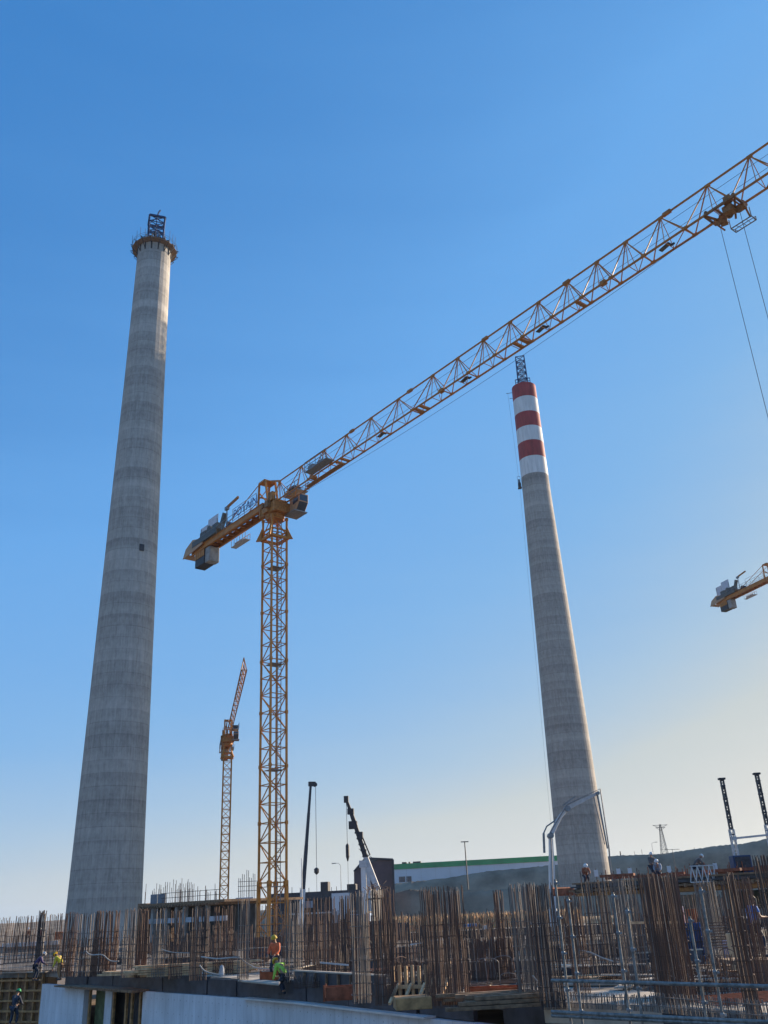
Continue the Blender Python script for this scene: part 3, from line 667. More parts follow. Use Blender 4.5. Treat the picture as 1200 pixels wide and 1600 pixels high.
# ------------------------------------------------------------------ poles, pylon
b = MB(); P0 = AT(1038, 1332, D=620); zt = AT(1034, 1288, D=620).z; zb = P0.z - 3; H = zt - zb
lattice(b, (0, 0, 0), 4.2, .8, H, 8, .16, .11, x=2)
py = thing('power_pylon', 'faint lattice power pylon on the skyline right of the banded chimney', 'pylon', (P0.x, P0.y, zb)); b.build('tower', m_dark, py)
b = MB()
for zz, hw in ((H - .4, 4.6), (H - 1.8, 3)): b.bar((-hw, 0, zz), (hw, 0, zz), .25); b.bar((-hw, 0, zz), (0, 0, zz - 1.6), .2); b.bar((hw, 0, zz), (0, 0, zz - 1.6), .2)
b.build('cross_arm', m_dark, py)
def pole_lamp(px, yt, yb, D, label, arm=1.5, sgn=1, r=.12):
    p = AT(px, yb, D=D); zt = AT(px, yt, D=D).z; t = thing('street_lamp', label, 'street lamp', (p.x, p.y, p.z - 1)); h = zt - p.z + 1
    MB().tube([(0, 0, 0), (0, 0, h)], r, 6, r2=r * .6).build('pole', m_gsteel, t)
    if arm: MB().tube([(0, 0, h), (sgn * arm * .5, 0, h + .5), (sgn * arm, 0, h + .5)], r * .6, 5).box((sgn * (arm + .4), 0, h + .5), (1, .35, .18)).build('lamp_arm', m_gsteel, t)
pole_lamp(1021, 1318, 1336, 420, 'small street lamp on the skyline just left of the pylon', 1.6, 1)
pole_lamp(533, 1352, 1388, 230, 'slim street lamp standing left of the plum building', 1.2, -1, .08)
def plain_pole(px, yt, yb, D, label, r, name='utility_pole', cat='pole', cross=False, m=None):
    p = AT(px, yb, D=D); zt = AT(px, yt, D=D).z; h = zt - p.z + 1.5
    b = MB().tube([(0, 0, 0), (0, 0, h)], r, 6, r2=r * .7)
    t = thing(name, label, cat, (p.x, p.y, p.z - 1.5)); b.build('shaft', m or m_dark, t)
    if cross: MB().bar((-cross, 0, h - .2), (cross, 0, h - .2), r * 1.3).build('cross_arm', m_dark, t)
plain_pole(731, 1314, 1382, 300, 'tall dark pole with a short cross arm in front of the green banded hall', .22, cross=1.2)
plain_pole(970, 1330, 1338, 400, 'short post on the crest right beside the banded chimney', .3)
plain_pole(1054, 1326, 1350, 300, 'slim post with a long cross arm on the bank below the pylon', .09, cross=2.2)
plain_pole(1057, 1350, 1370, 200, 'thin pole on the bank behind the raised deck', .05)
for k, px in enumerate((992, 1003, 1085)): plain_pole(px, 1330 - k * 3, 1337 - k * 5, 420, ('first', 'second', 'third')[k] + ' of three tiny posts along the crest right of the banded chimney', .1)

# ------------------------------------------------------------------ the building slab, its edge band and the insulated wall
EP = [Vector(p) for p in ((-22.6, 63.3), (-4.9, 42.4), (1.3, 33.0), (8.6, 22.4), (15.5, 12.0))]
slab_poly = [(-80, 70), (-34, 68.0)] + [(p.x, p.y) for p in EP] + [(60, 12), (95, 120), (40, 125), (-20, 122), (-90, 130)]
MB().prism([(x, y, S - .35) for x, y in slab_poly], (0, 0, .35)).build('building_slab', m_slab); o = bpy.data.objects['building_slab']; tag(o, kind='structure')
def outw(a, c, d=1):                                  # outward normal of the front edge
    t = (c - a).normalized(); return Vector((t.y, -t.x)) * -d if False else Vector((-(-t.y), -t.x)) * d
def edge_pt(u):
    ls = [(b_ - a_).length for a_, b_ in zip(EP, EP[1:])]; 
    for l, a_, b_ in zip(ls, EP, EP[1:]):
        if u <= l: return a_ + (b_ - a_) * (u / l), (b_ - a_).normalized()
        u -= l
    return EP[-1], (EP[-1] - EP[-2]).normalized()
def strip(b, u0, u1, o0, o1, z0, z1, n=1):
    """solid strip following the slab edge between lengths u0 and u1, offsets outward o0..o1"""
    for k in range(n):
        a, ta = edge_pt(u0 + (u1 - u0) * k / n); c, tc_ = edge_pt(u0 + (u1 - u0) * (k + 1) / n)
        na = Vector((ta.y, -ta.x)) * -1; na = Vector((-abs(ta.y), -abs(ta.x))).normalized(); nc = Vector((-abs(tc_.y), -abs(tc_.x))).normalized()
        q = [(a + na * o0), (c + nc * o0), (c + nc * o1), (a + na * o1)]
        b.prism([(p.x, p.y, z0) for p in q], (0, 0, z1 - z0))
L1 = (EP[1] - EP[0]).length; L2 = L1 + (EP[2] - EP[1]).length; L3 = L2 + (EP[3] - EP[2]).length; L4 = L3 + (EP[4] - EP[3]).length
# insulated wall, with the opening left of the middle
wall = thing('insulated_wall', 'long pale blue insulated wall of the slab edge along the bottom of the picture', 'wall', (EP[1].x, EP[1].y, 0))
def rel(b, t): b.v = [(x - t.location.x, y - t.location.y, z - t.location.z) for x, y, z in b.v]; return b
def len_at(px, y, v):
    p = AT(px, y, v=v).to_2d(); best = min(range(0, int(L4 * 20)), key=lambda k: abs(atan2(*(edge_pt(k / 20)[0])) - atan2(p.x, p.y))); return best / 20
ua, ub = len_at(140, 1560, -3.2), len_at(233, 1560, -3.2)
WT = S - .72
rel(strip_b := MB(), wall)
for u0, u1, z0, z1 in ((0, ua, 0, WT), (ub, L1, 0, WT), (L1, L2, 0, WT - .02), (L2, L2 + 3.1, 0, WT - .02), (L2 + 3.1, L4, 0, WT - .88), (ua, ub, 0, WT - 3.4)):
    b = MB(); strip(b, u0, u1, .02, .35, z0, z1); rel(b, wall).build('board_section', m_board, wall)
b = MB(); strip(b, L1 - 3, L2 - .5, .13, .62, WT - .01, WT + .05, 3); rel(b, wall).build('ledge', m_white, wall)
b = MB()
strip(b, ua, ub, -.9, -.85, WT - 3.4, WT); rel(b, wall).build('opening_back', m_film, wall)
b = MB(); strip(b, ua - .6, ub + .3, -.8, 1.1, WT - .02, WT + .1); strip(b, ua - 3.0, ua - .6, .3, 1.0, WT - .02, WT + .06); rel(b, wall).build('canopy_board', m_woodo, wall)
for k, u_ in enumerate((ua + .15, ua + 2.4, ua + 3.4, ub - 2.6, ub - 1.9, ub - .9, ub - .25)):
    b = MB(); strip(b, u_, u_ + (.18 if k != 1 else .9), .0, .12, WT - 3.4, WT - .02); rel(b, wall).build('shutter_post', m_ybeam if k != 1 else m_board, wall)
b = MB(); strip(b, ua + .3, ua + 2.3, -.3, -.25, WT - 3.4, WT - .02); rel(b, wall).build('green_shutter', mat('green_ply', (.10, .13, .06), .7, var=.3), wall)
# dark edge band: separate membrane panels
u_ = len_at(108, 1522, -2.5); k = 0; rnd = random.Random(11); bands = []
band = thing('edge_formwork', 'dark blue black edge shuttering between the slab and the pale insulated wall', 'formwork', (EP[1].x, EP[1].y, WT))
while u_ < L2 - 1:
    l_ = rnd.uniform(2.2, 4.6); b = MB(); strip(b, u_, u_ + l_ - rnd.uniform(.03, .12), -.02, .12 + rnd.uniform(0, .1), WT + .01, S + rnd.uniform(-.05, .12)); rel(b, band).build('shutter_panel', m_film, band); u_ += l_
b = MB(); strip(b, L2 + 3.1, L4, .02, .3, S - 1.6, S - .0, 4); rel(b, band).build('shutter_panel', m_film, band)
# sunlit slab edge: the sunlight is put into the colour of thin pale strips
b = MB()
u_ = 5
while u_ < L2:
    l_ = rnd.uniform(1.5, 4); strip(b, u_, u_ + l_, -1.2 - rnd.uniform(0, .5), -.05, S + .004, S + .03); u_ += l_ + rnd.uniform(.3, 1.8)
tag(b.build('sunlit_strip', m_pale), kind='structure')

# ------------------------------------------------------------------ yellow formwork grid at the lower left
g0 = AT(-30, 1516, v=-2.45); g0 = Vector((-33.2, 68.6, 0)); g1 = Vector((-22.75, 63.4, 0)); gt = (g1 - g0).normalized(); gn = Vector((gt.y, -gt.x, 0)); GL = (g1 - g0).length
fg = thing('wall_formwork', 'tall yellow timber formwork grid standing at the lower left corner', 'formwork', g0)
gz = S - .1
def gp(u, v, z): return (gt.x * u + gn.x * v, gt.y * u + gn.y * v, z)
def gbox(b, u0, u1, v0, v1, z0, z1): b.prism([gp(u0, v0, z0), gp(u1, v0, z0), gp(u1, v0, z1), gp(u0, v0, z1)], Vector(gp(0, v1 - v0, 0)))
b = MB(); gbox(b, 0, GL, -.1, -.05, 0, gz); b.build('plywood_face', m_woodo, fg)
k = 0; u = .05
while u < GL: 
    b = MB(); gbox(b, u, u + .1, .0, .2, 0, gz); b.build('vertical_beam', m_ybeam, fg); u += .62 + .1 * ((k * 7) % 3); k += 1
z = .3
while z < gz:
    b = MB(); gbox(b, -.05, GL, .21, .32, z, z + .11); b.build('waler', m_ybeam, fg); z += .58
b = MB(); gbox(b, -.1, GL + .3, -.9, .4, gz + .02, gz + .1); b.build('walkway_board', m_pale, fg)

# ------------------------------------------------------------------ reinforcement
def rebar_proto(k, m):
    rnd = random.Random(k); b = MB(); a = rnd.uniform(0, 6.28); c = (0, 2.5, -2.0, 4.0)[k % 4]
    for u in (0, .35, .7, 1):
        for j in range(5): b.v.append((cos(a) * c * u * u + cos(j * 1.2566), sin(a) * c * u * u + sin(j * 1.2566), u))
    for q in range(3):
        for j in range(5): i = q * 5; b.f.append((i + j, i + (j + 1) % 5, i + 5 + (j + 1) % 5, i + 5 + j))
    b.f.append((4, 3, 2, 1, 0)); b.f.append((15, 16, 17, 18, 19))
    me = bpy.data.meshes.new('rebar'); me.from_pydata(b.v, [], b.f); me.materials.append(m); return me
RB = {m.name: [rebar_proto(k, m) for k in range(4)] for m in (m_rebar, m_rebar2, m_rebar3)}
def PX(px, D, z):
    lo, hi = 0., 1700.
    for _ in range(40):
        mid = (lo + hi) / 2
        if AT(px, mid, D=D).z > z: lo = mid
        else: hi = mid
    return AT(px, lo, D=D)
CN = [0]
def cage(label, px0, px1, ytop, D, n, rows=2, depth=.45, m=None, zb=None, r=None, jit=.12, lean=(0, 0), group=None, ties=7, name='rebar_cage', cat='rebar cage', tieh=.7, D1=None):
    rnd = random.Random(100 + CN[0]); CN[0] += 1; k_ = min(1.15, max(.66, D / 48)); r = (r or .016) * k_; n = int(n * (1.5 if D < 40 else 1)); zb = S if zb is None else zb
    p0 = AT(px0, ytop, D=D); p1 = AT(px1, ytop, D=D1 or D); h = (p0.z + p1.z) / 2 - zb
    c = (p0 + p1) / 2; rz = atan2(p1.y - p0.y, p1.x - p0.x); L = (p1 - p0).to_2d().length; n = min(98, int(n * 1.1)); jit *= .6
    t = thing(name, label, cat, (c.x, c.y, zb), rz, group)
    m = m or m_rebar; pm = RB[m.name]; nc = max(2, n // rows)
    for q in range(rows):
        for i in range(nc):
            mm = pm if rnd.random() < .75 else RB[rnd.choice(list(RB))]
            o = bpy.data.objects.new('rebar', rnd.choice(mm)); COL.objects.link(o); o.parent = t
            o.location = (-L / 2 + L * (i + .5 * (q % 2) * .6) / (nc - .7) + rnd.uniform(-.008, .008), (q / max(1, rows - 1) - .5) * depth if rows > 1 else 0, 0)
            hh = h * (1 - abs(rnd.gauss(0, jit * .5))); 
            o.scale = (r, r, hh); o.rotation_euler = (rnd.gauss(0, .005) - lean[1], rnd.gauss(0, .006) + lean[0], rnd.uniform(0, 6))
    for k in range(ties):
        z = h * tieh * (k + .7) / ties; w_ = L / 2 + .03; d_ = depth / 2 + .03 if rows > 1 else .03; q = lean[0] * z
        b = MB(); P = [(-w_ + q, -d_, z), (w_ + q, -d_, z), (w_ + q, d_, z), (-w_ + q, d_, z)]
        for a_ in range(4): b.bar(P[a_], P[(a_ + 1) % 4], r * 1.3)
        b.build('tie', m, t)
    return t
A_ = 'rusty'
G = 'rebar cages standing along the front of the slab'
# front rows, left to right (pixel span at the top, top, distance)
cage('leftmost row of thin rebar at the picture edge, above the yellow formwork', -6, 12, 1433, 66, 10, rows=2, group=G, m=m_rebar3)
cage('sparse long row of thin rebar above the yellow formwork', 14, 60, 1430, 68, 26, rows=1, group=G, jit=.3, ties=3)
cage('dense dark rebar cage behind the two workers at the formwork', 62, 74, 1422, 66, 14, group=G, m=m_rebar3, r=.022)
cage('row of rebar just left of the left chimney foot', 77, 100, 1424, 63, 14, rows=1, group=G, jit=.2, ties=3)
cage('rebar cage in front of the left edge of the left chimney foot', 103, 122, 1424, 58, 18, group=G)
cage('greyish rebar cage in front of the middle of the left chimney foot', 125, 147, 1426, 57, 18, group=G, m=m_rebar2)
cage('tall rusty rebar cage in front of the left chimney, right of the greyish one', 149, 162, 1422, 56, 16, group=G, r=.02)
cage('rebar cage in front of the right half of the left chimney', 164, 187, 1422, 56, 20, group=G, r=.02)
cage('pale tall rebar cage at the right edge of the left chimney foot', 196, 214, 1418, 53, 18, group=G, m=m_rebar2)
cage('rusty dense rebar cage right of the left chimney foot', 217, 234, 1419, 52, 20, group=G, m=m_rebar, r=.02)
cage('rebar cage in front of the concrete frame, above the end of the pale wall opening', 243, 262, 1419, 51, 16, group=G, m=m_rebar2)
cage('rebar cage in front of the concrete frame and the timber pile', 268, 288, 1420, 49, 18, group=G)
cage('dark dense rebar cage right of the timber pile', 300, 326, 1416, 47, 22, group=G, m=m_rebar3, r=.02)
cage('rebar cage in front of the small distant crane foot', 336, 366, 1414, 50, 20, group=G)
cage('tall pale rebar cage between the two crane feet', 374, 390, 1404, 44, 14, group=G, m=m_rebar2)
cage('thin rebar cage in front of the largest crane base', 402, 436, 1412, 52, 14, group=G, m=m_rebar)
cage('rebar cage right behind the green vested worker', 446, 472, 1403, 42, 18, group=G, m=m_rebar2)
cage('evenly spaced wide rebar cage below the black mobile crane boom', 476, 522, 1401, 41, 26, group=G)
cage('dark rusty rebar cage left of the white truck crane outrigger', 530, 545, 1399, 44, 16, group=G, r=.021, m=m_rebar3)
cage('tall rebar cage in front of the plum building', 547, 574, 1391, 31, 18, group=G, m=m_rebar2)
cage('tallest dense rebar cage right of the white truck crane boom', 580, 612, 1384, 30, 22, group=G, m=m_rebar)
cage('wide tall rebar cage in front of the embankment left of centre', 656, 722, 1384, 28.5, 34, group=G, r=.016, depth=.7)
cage('second rank of rebar showing behind the wide tall cage', 664, 716, 1392, 31, 20, group=G, m=m_rebar3)
cage('two rusty bundled bars standing before the dry grass strip', 771, 783, 1390, 36, 8, group=G, r=.024)
cage('pale tall rebar cage left of the concrete boom', 794, 832, 1378, 28, 26, group=G, m=m_rebar2, depth=.6)
cage('dark dense rebar cage directly left of the concrete boom mast', 826, 862, 1380, 27, 28, group=G, m=m_rebar3, depth=.6)
cage('thin rebar cage between the concrete boom and the first scaffold posts', 880, 904, 1396, 30, 14, group=G)
cage('rebar cage in front of the pale panels under the raised deck', 908, 946, 1374, 34, 18, group=G, m=m_rebar3)
cage('grey rebar cage left of the great dark cage under the raised deck', 950, 992, 1368, 31, 22, group=G, m=m_rebar2)
cage('great dark rebar cage left of the orange panel under the raised deck', 996, 1056, 1362, 26.5, 42, rows=3, group=G, m=m_rebar, r=.017, depth=.7)
cage('second rank of the great rebar mass, just behind and right', 1014, 1058, 1366, 29, 26, group=G, m=m_rebar3, depth=.5)
cage('leaning bundle of thick rusty rebar left of the blue shirted man', 1126, 1147, 1362, 24.5, 14, group=G, m=m_rebar, r=.024, lean=(-.02, 0))
cage('rusty rebar cage behind the leaning bundle', 1146, 1172, 1368, 30, 16, group=G, m=m_rebar)
cage('tallest rebar cage at the right edge of the picture', 1174, 1212, 1335, 37, 26, group=G, m=m_rebar3, r=.016)
cage('thin tall rebar row beside the orange panel', 1082, 1116, 1372, 38, 16, group=G, m=m_rebar2)
# rows further back
G2 = 'rows of starter bars in the middle of the slab'
ROWS = [(100, 230, 1448, 78, 40, 'behind the cages before the left chimney'), (235, 345, 1440, 80, 44, 'in front of the concrete frame building'), (300, 400, 1446, 66, 36, 'left of the largest crane base'),
        (440, 545, 1430, 72, 44, 'right of the largest crane base'), (545, 640, 1432, 62, 40, 'in front of the truck crane'), (440, 610, 1458, 55, 60, 'across the middle, right of the orange vested worker'),
        (640, 790, 1436, 76, 56, 'below the dry grass strip'), (620, 770, 1452, 52, 50, 'behind the timber shoring frame'), (780, 880, 1424, 60, 44, 'left of the concrete boom foot'),
        (760, 880, 1446, 44, 44, 'below the concrete boom foot'), (880, 1010, 1436, 50, 50, 'under the left half of the raised deck'), (1000, 1120, 1424, 56, 44, 'under the middle of the raised deck'),
        (1120, 1215, 1400, 46, 44, 'behind the blue shirted man'), (490, 560, 1475, 42, 26, 'low, behind the orange beam'), (10, 110, 1452, 86, 40, 'behind the workers at the yellow formwork'),
        (104, 236, 1462, 64, 60, 'standing low among the cages before the left chimney'), (238, 372, 1456, 58, 60, 'standing low behind the timber pile'), (440, 560, 1420, 52, 50, 'rising among the cages below the black boom'),
        (556, 660, 1424, 46, 44, 'between the tallest dense cage and the wide tall cage'), (650, 800, 1420, 42, 60, 'rising on both sides of the two bundled bars'), (720, 800, 1462, 36, 44, 'low, in front of the two bundled bars'),
        (868, 1000, 1404, 42, 60, 'close behind the first scaffold posts'), (990, 1130, 1396, 44, 56, 'close behind the great dark cage'), (610, 720, 1500, 33, 50, 'low, around the timber shoring frame'),
        (1060, 1150, 1490, 29, 24, 'low, around the blue drum'), (460, 600, 1520, 38, 50, 'low, along the edge right of the green vested worker')]
for k, (a, b_, yt, D, n, wh) in enumerate(ROWS):
    cage('row of starter bars ' + wh, a, b_, yt, D, n, rows=1, group=G2, m=(m_rebar, m_rebar3, m_rebar)[k % 3], jit=.35, r=.02, ties=3, name='starter_bars', cat='starter bars', tieh=.5)

for xa, xb, yt, D, D1, n, wh in ((470, 600, 1541, 41, 35.5, 50, 'from the green vested worker to the tallest cages'), (600, 720, 1556, 35, 31.5, 50, 'around the foot of the timber shoring frame'), (715, 850, 1563, 31.5, 28, 54, 'right of the wide tall cage'), (850, 1020, 1551, 27.5, 25.5, 60, 'in front of the large pale pad'), (1020, 1215, 1556, 25.4, 22.8, 70, 'in front of the mesh covered pad')):
    cage('low dowel bars ' + wh, xa, xb, yt, D, n, rows=1, group='low dowel bars along the slab edge', m=m_rebar2 if n > 50 else m_rebar, jit=.2, r=.016, ties=2, name='dowel_bars', cat='dowel bars', tieh=.9, D1=D1)
# bent hoops tied among the bars
rnd = random.Random(5)
for k in range(26):
    px = rnd.uniform(560, 860) if k < 14 else rnd.uniform(880, 1190); p = AT(px, rnd.uniform(1535, 1562), v=-2.5); r_ = rnd.uniform(.18, .4); h_ = rnd.uniform(.35, .9); ga = rnd.uniform(0, pi)
    pts = [(-r_, 0, 0), (-r_, 0, h_)] + [(-r_ * cos(q * pi / 6), 0, h_ + r_ * .35 * sin(q * pi / 6)) for q in range(1, 6)] + [(r_, 0, h_), (r_, 0, 0)]
    o = MB().tube(pts, .012, 5).build('bent_hoop', m_rebar2 if k % 2 else m_rebar, origin=(0, 0, 0)); o.location = (p.x, p.y, S); o.rotation_euler = (rnd.uniform(-.15, .15), rnd.uniform(-.1, .1), ga)
    tag(o, 'bent steel hoop standing among the bars ' + ('around the timber shoring frame' if k < 14 else 'behind the lower right railing'), 'rebar hoop', 'bent hoops standing on the slab')
# rebar mats laid on the slab
def rebar_mat_(px, py, v, w_, l_, label, rz=0, m=None, sp=.35):
    p = AT(px, py, v=v); b = MB(); q = 0
    while q <= w_: b.bar((q - w_ / 2, -l_ / 2, 0), (q - w_ / 2, l_ / 2, 0), .022); q += sp
    q = 0
    while q <= l_: b.bar((-w_ / 2, q - l_ / 2, .025), (w_ / 2, q - l_ / 2, .025), .022); q += sp
    t = b.build('rebar_mat', m or m_rebar, origin=(0, 0, 0)); t.location = (p.x, p.y, S + .12); t.rotation_euler = (0, 0, rz)
    return tag(t, label, 'rebar mat', 'rebar mats lying on the slab')
rebar_mat_(760, 1530, -2.4, 5, 6, 'rebar mat lying right of the timber shoring frame', .3)
rebar_mat_(960, 1520, -2.4, 6, 7, 'rebar mat lying behind the long pale pad', -.2)
rebar_mat_(1120, 1530, -2.4, 5, 6, 'rebar mat lying in front of the blue drum', .1)
rebar_mat_(560, 1510, -2.4, 6, 7, 'rebar mat lying behind the orange beam', .2)
rebar_mat_(330, 1505, -2.4, 7, 8, 'rebar mat lying behind the timber pile', .1)

# ------------------------------------------------------------------ low shuttering and pads across the slab
def slabbox(name, label, cat, px, py, v, dims, rz, m, group=None, zoff=0, bevel=0.02):
    p = AT(px, py, v=v); b = MB().box((0, 0, dims[2] / 2), dims); o = b.build(name, m, origin=(0, 0, 0), bevel=bevel)
    o.location = (p.x, p.y, S + zoff); o.rotation_euler = (0, 0, rz); return tag(o, label, cat, group)
def form_wall(label, pxa, ya, pxb, yb, v, h, m=None, th=.12):
    """a run of low shutter boards with studs"""
    a = AT(pxa, ya, v=v); c = AT(pxb, yb, v=v); a.z = c.z = S; L = (c - a).length; t = thing('low_shutter', label, 'shutter', a, atan2(c.y - a.y, c.x - a.x), 'low dark shutters across the slab')
    MB().span((0, 0, 0), (L, th, h)).build('board', m or m_film, t, bevel=.01)
    MB().span((-.05, -.03, h + .003), (L + .05, th + .03, h + .05)).build('capping', m_woodo if len(label) % 2 else m_pale, t)
    each('stud', m_woodo, t, range(1, max(2, int(L / .9))), lambda b, k: b.span((k * .9, -.09, 0), (k * .9 + .07, -.004, h - .02)))
FW = [(236, 1512, 345, 1508, .45, 'behind the timber pile'), (380, 1498, 480, 1494, .6, 'behind the orange vested worker'), (470, 1500, 620, 1488, .7, 'across the middle distance'),
      (610, 1500, 800, 1486, .6, 'behind the timber shoring frame'), (520, 1526, 600, 1520, .5, 'left of the timber shoring frame'), (700, 1532, 840, 1526, .55, 'right of the timber shoring frame'),
      (860, 1500, 1010, 1492, .6, 'under the raised deck'), (1000, 1512, 1100, 1506, .5, 'left of the blue drum'), (880, 1532, 1010, 1528, .4, 'in front of the pale panels'), (460, 1540, 600, 1552, .5, 'along the edge right of the green vested worker'), (120, 1508, 200, 1506, .4, 'in front of the left chimney foot')]
for k, (xa, ya, xb, yb, h, wh) in enumerate(FW): form_wall('low dark shutter ' + wh, xa, ya, xb, yb, -2.5, h)
def pad(label, pix, v, th, m=None):  # pale concrete, its tone also carrying the sunlight on the slab tops
    P = [AT(x, y, v=v) for x, y in pix]; z = P[0].z
    b = MB().prism([(p.x, p.y, z - th) for p in P], (0, 0, th)); o = b.build('sunlit_pad', m or m_pale, bevel=.03); return tag(o, label, 'concrete pad', 'pale concrete pads with sunlight in their colour')
pad('large pale concrete pad in front of the scaffold posts at lower right', [(848, 1566), (1052, 1572), (1040, 1552), (985, 1546), (905, 1549)], -2.42, .5)
pad('pale concrete pad at the lower right corner with rusty mesh on it', [(1046, 1571), (1240, 1586), (1230, 1562), (1170, 1552), (1110, 1556)], -2.42, .5)
pad('narrow pale pad behind the railing right of the concrete boom', [(880, 1536), (1010, 1534), (1020, 1529), (890, 1531)], -2.38, .1)
pad('pale pad strip right of the timber shoring frame', [(735, 1527), (815, 1530), (822, 1522), (745, 1521)], -2.36, .12)
pad('small pale pad beside the orange box', [(695, 1535), (762, 1539), (770, 1534), (705, 1531)], -2.38, .1)
pad('pale pad strip in front of the pale panels', [(905, 1520), (990, 1518), (1000, 1513), (910, 1514)], -2.35, .12)
pad('pale pad beneath the blue drum', [(1075, 1534), (1210, 1534), (1215, 1527), (1085, 1528)], -2.36, .12)
pad('tiny pale pad left of the tall white support', [(560, 1514), (620, 1516), (628, 1510), (566, 1509)], -2.36, .1)
pad('pale board strip by the orange vested worker', [(372, 1531), (436, 1537), (438, 1533), (376, 1527)], -2.42, .08)
rebar_mat_(1165, 1562, -2.4, 2.6, 2.2, 'rusty mesh lying on the pad at the lower right corner', .2, m_rust, .22)

# timber
def pile(label, px, py, v, L, rz, n, m=m_wood, w_=1.4):
    p = AT(px, py, v=v); rnd = random.Random(n); t = thing('timber_pile', label, 'timber pile', (p.x, p.y, S), rz)
    for k in range(n):
        lay = k // 5; b = MB().box((rnd.uniform(-.4, .4), (k % 5 - 2) * w_ / 5, .09 + lay * .11), (L * rnd.uniform(.8, 1.05), .2, .09), rz=rnd.uniform(-.04, .04)); b.build('plank', m, t, bevel=.008)
pile('bright timber planks piled in the sun behind the dark edge', 300, 1524, -2.5, 6, .1, 22)
pile('small scatter of planks left of the bright timber pile', 215, 1524, -2.5, 3.6, -.3, 8)
pile('flat timber boards lying at the lower edge below the orange box', 780, 1580, -2.6, 2.6, .1, 14, m_woodo, 2.2)
def shoring(label, px0, px1, ytop, ybase, n, v=-2.5):
    a = AT(px0, ybase, v=v); c = AT(px1, ybase, v=v); D = hypot(a.x, a.y); h = AT((px0 + px1) / 2, ytop, D=D).z - S
    L = (c - a).to_2d().length; t = thing('shoring_frame', label, 'timber frame', (a.x, a.y, S), atan2(c.y - a.y, c.x - a.x))
    each('post', m_wood, t, range(n), lambda b, k: b.box((L * k / (n - 1), 0, h / 2), (.09, .07, h * (.95 + .05 * (k % 2)))))
    MB().box((L / 2, -.08, h * .42), (L + .3, .06, .1)).build('rail', m_wood, t)
    each('raker', m_wood, t, [k for k in range(n) if k % 2 or n < 4], lambda b, k: b.bar((L * k / (n - 1), -.12, h * .5), (L * k / (n - 1) + .15, -1.0, .05), .075))
    MB().box((L / 2, .1, h * .3), (L, .05, h * .5)).build('panel', m_film, t)
shoring('timber shoring frame with slanting rakers in the lower centre', 616, 668, 1507, 1566, 6)
shoring('narrow timber shoring frame right of the larger one', 682, 706, 1501, 1552, 3)
slabbox('timber_box', 'weathered timber box at the foot of the shoring frame', 'timber box', 645, 1582, -2.6, (1.0, .9, .3), .1, m_ybeam)

# orange pieces
def beam_(label, xa, ya, xb, yb, v, h, m):
    a = AT(xa, ya, v=v); c = AT(xb, yb, v=v); L = (c - a).to_2d().length; b = MB().span((0, 0, 0), (L, .25, .04)).span((0, 0, h - .04), (L, .25, h)).span((0, .1, .04), (L, .15, h - .04))
    o = b.build('steel_beam', m, origin=(0, 0, 0)); o.location = (a.x, a.y, S + .12); o.rotation_euler = (0, 0, atan2(c.y - a.y, c.x - a.x)); tag(o, label, 'steel beam')
beam_('long rusty orange steel beam right of the green vested worker', 517, 1540, 602, 1533, -2.5, .3, m_rust)
beam_('shorter rusty beam behind the timber shoring frame', 575, 1528, 660, 1522, -2.5, .2, m_rust)
def crate(label, px, py, v, d, rz, m):
    p = AT(px, py, v=v); t = thing('mesh_crate', label, 'crate', (p.x, p.y, S), rz); w_, l_, h = d
    MB().box((0, 0, .06), (w_, l_, .1)).build('base', m, t); 
    for x in (-1, 1):
        for y in (-1, 1): MB().box((x * w_ / 2, y * l_ / 2, h / 2), (.06, .06, h)).build('post', m, t)
    each('side_panel', m, t, ((0, -1), (0, 1)), lambda b, q: b.box((0, q[1] * l_ / 2, h * .5), (w_ - .08, .03, h * .75)))
crate('low red orange crate at the slab edge below the long rusty beam', 540, 1562, -2.5, (1.3, .7, .45), .0, m_rust)
crate('bright orange open crate in the lower centre right', 772, 1560, -2.5, (1.6, .8, .35), -.1, m_orange)
crate('small red crate beside the orange vested worker feet', 420, 1533, -2.5, (.7, .5, .4), .2, m_orange)
def drum(label, px, py, v, m):
    p = AT(px, py, v=v); o = MB().lathe([(0, .28), (.02, .29), (.28, .29), (.3, .305), (.32, .29), (.58, .29), (.6, .305), (.62, .29), (.88, .29), (.9, .27)], 18).build('drum', m, origin=(0, 0, 0), smooth=False); o.location = (p.x, p.y, S); tag(o, label, 'drum')
drum('blue plastic drum standing left of the blue shirted man', 1147, 1510, -2.5, m_tarp)
# bags and sheets
def lump(name, label, cat, px, py, v, d, m, seed=1, rz=0, z=None):
    rnd = random.Random(seed); p = AT(px, py, v=v); b = MB(); N, K = 16, 8
    for k in range(K + 1):
        t = k / K; 
        for j in range(N):
            a = 2 * pi * j / N; rr = sin(pi * (.5 - .5 * t) ** .7) ** .7 if k < K else 0; rr = cos(t * pi / 2) ** .6 * (1 + rnd.uniform(-.14, .14))
            b.v.append((cos(a) * rr * d[0] / 2, sin(a) * rr * d[1] / 2, (sin(t * pi / 2)) * d[2] * (1 + rnd.uniform(-.1, .1))))
    for k in range(K):
        for j in range(N): a_ = k * N + j; b_ = k * N + (j + 1) % N; b.f.append((a_, b_, b_ + N, a_ + N))
    b.f.append(tuple(reversed(range(N))))
    o = b.build(name, m, origin=(0, 0, 0), smooth=True); o.location = (p.x, p.y, S if z is None else z); o.rotation_euler = (0, 0, rz); tag(o, label, cat)
lump('white_sack', 'upright white sack on the slab between the timber pile and the crane base', 'sack', 346, 1527, -2.5, (.26, .26, .5), m_lgrey, 3)
lump('white_sheet', 'crumpled white sheet at the feet of the blue shirted man', 'sheet', 1186, 1510, -2.2, (1.3, .7, .32), m_whitep, 5)
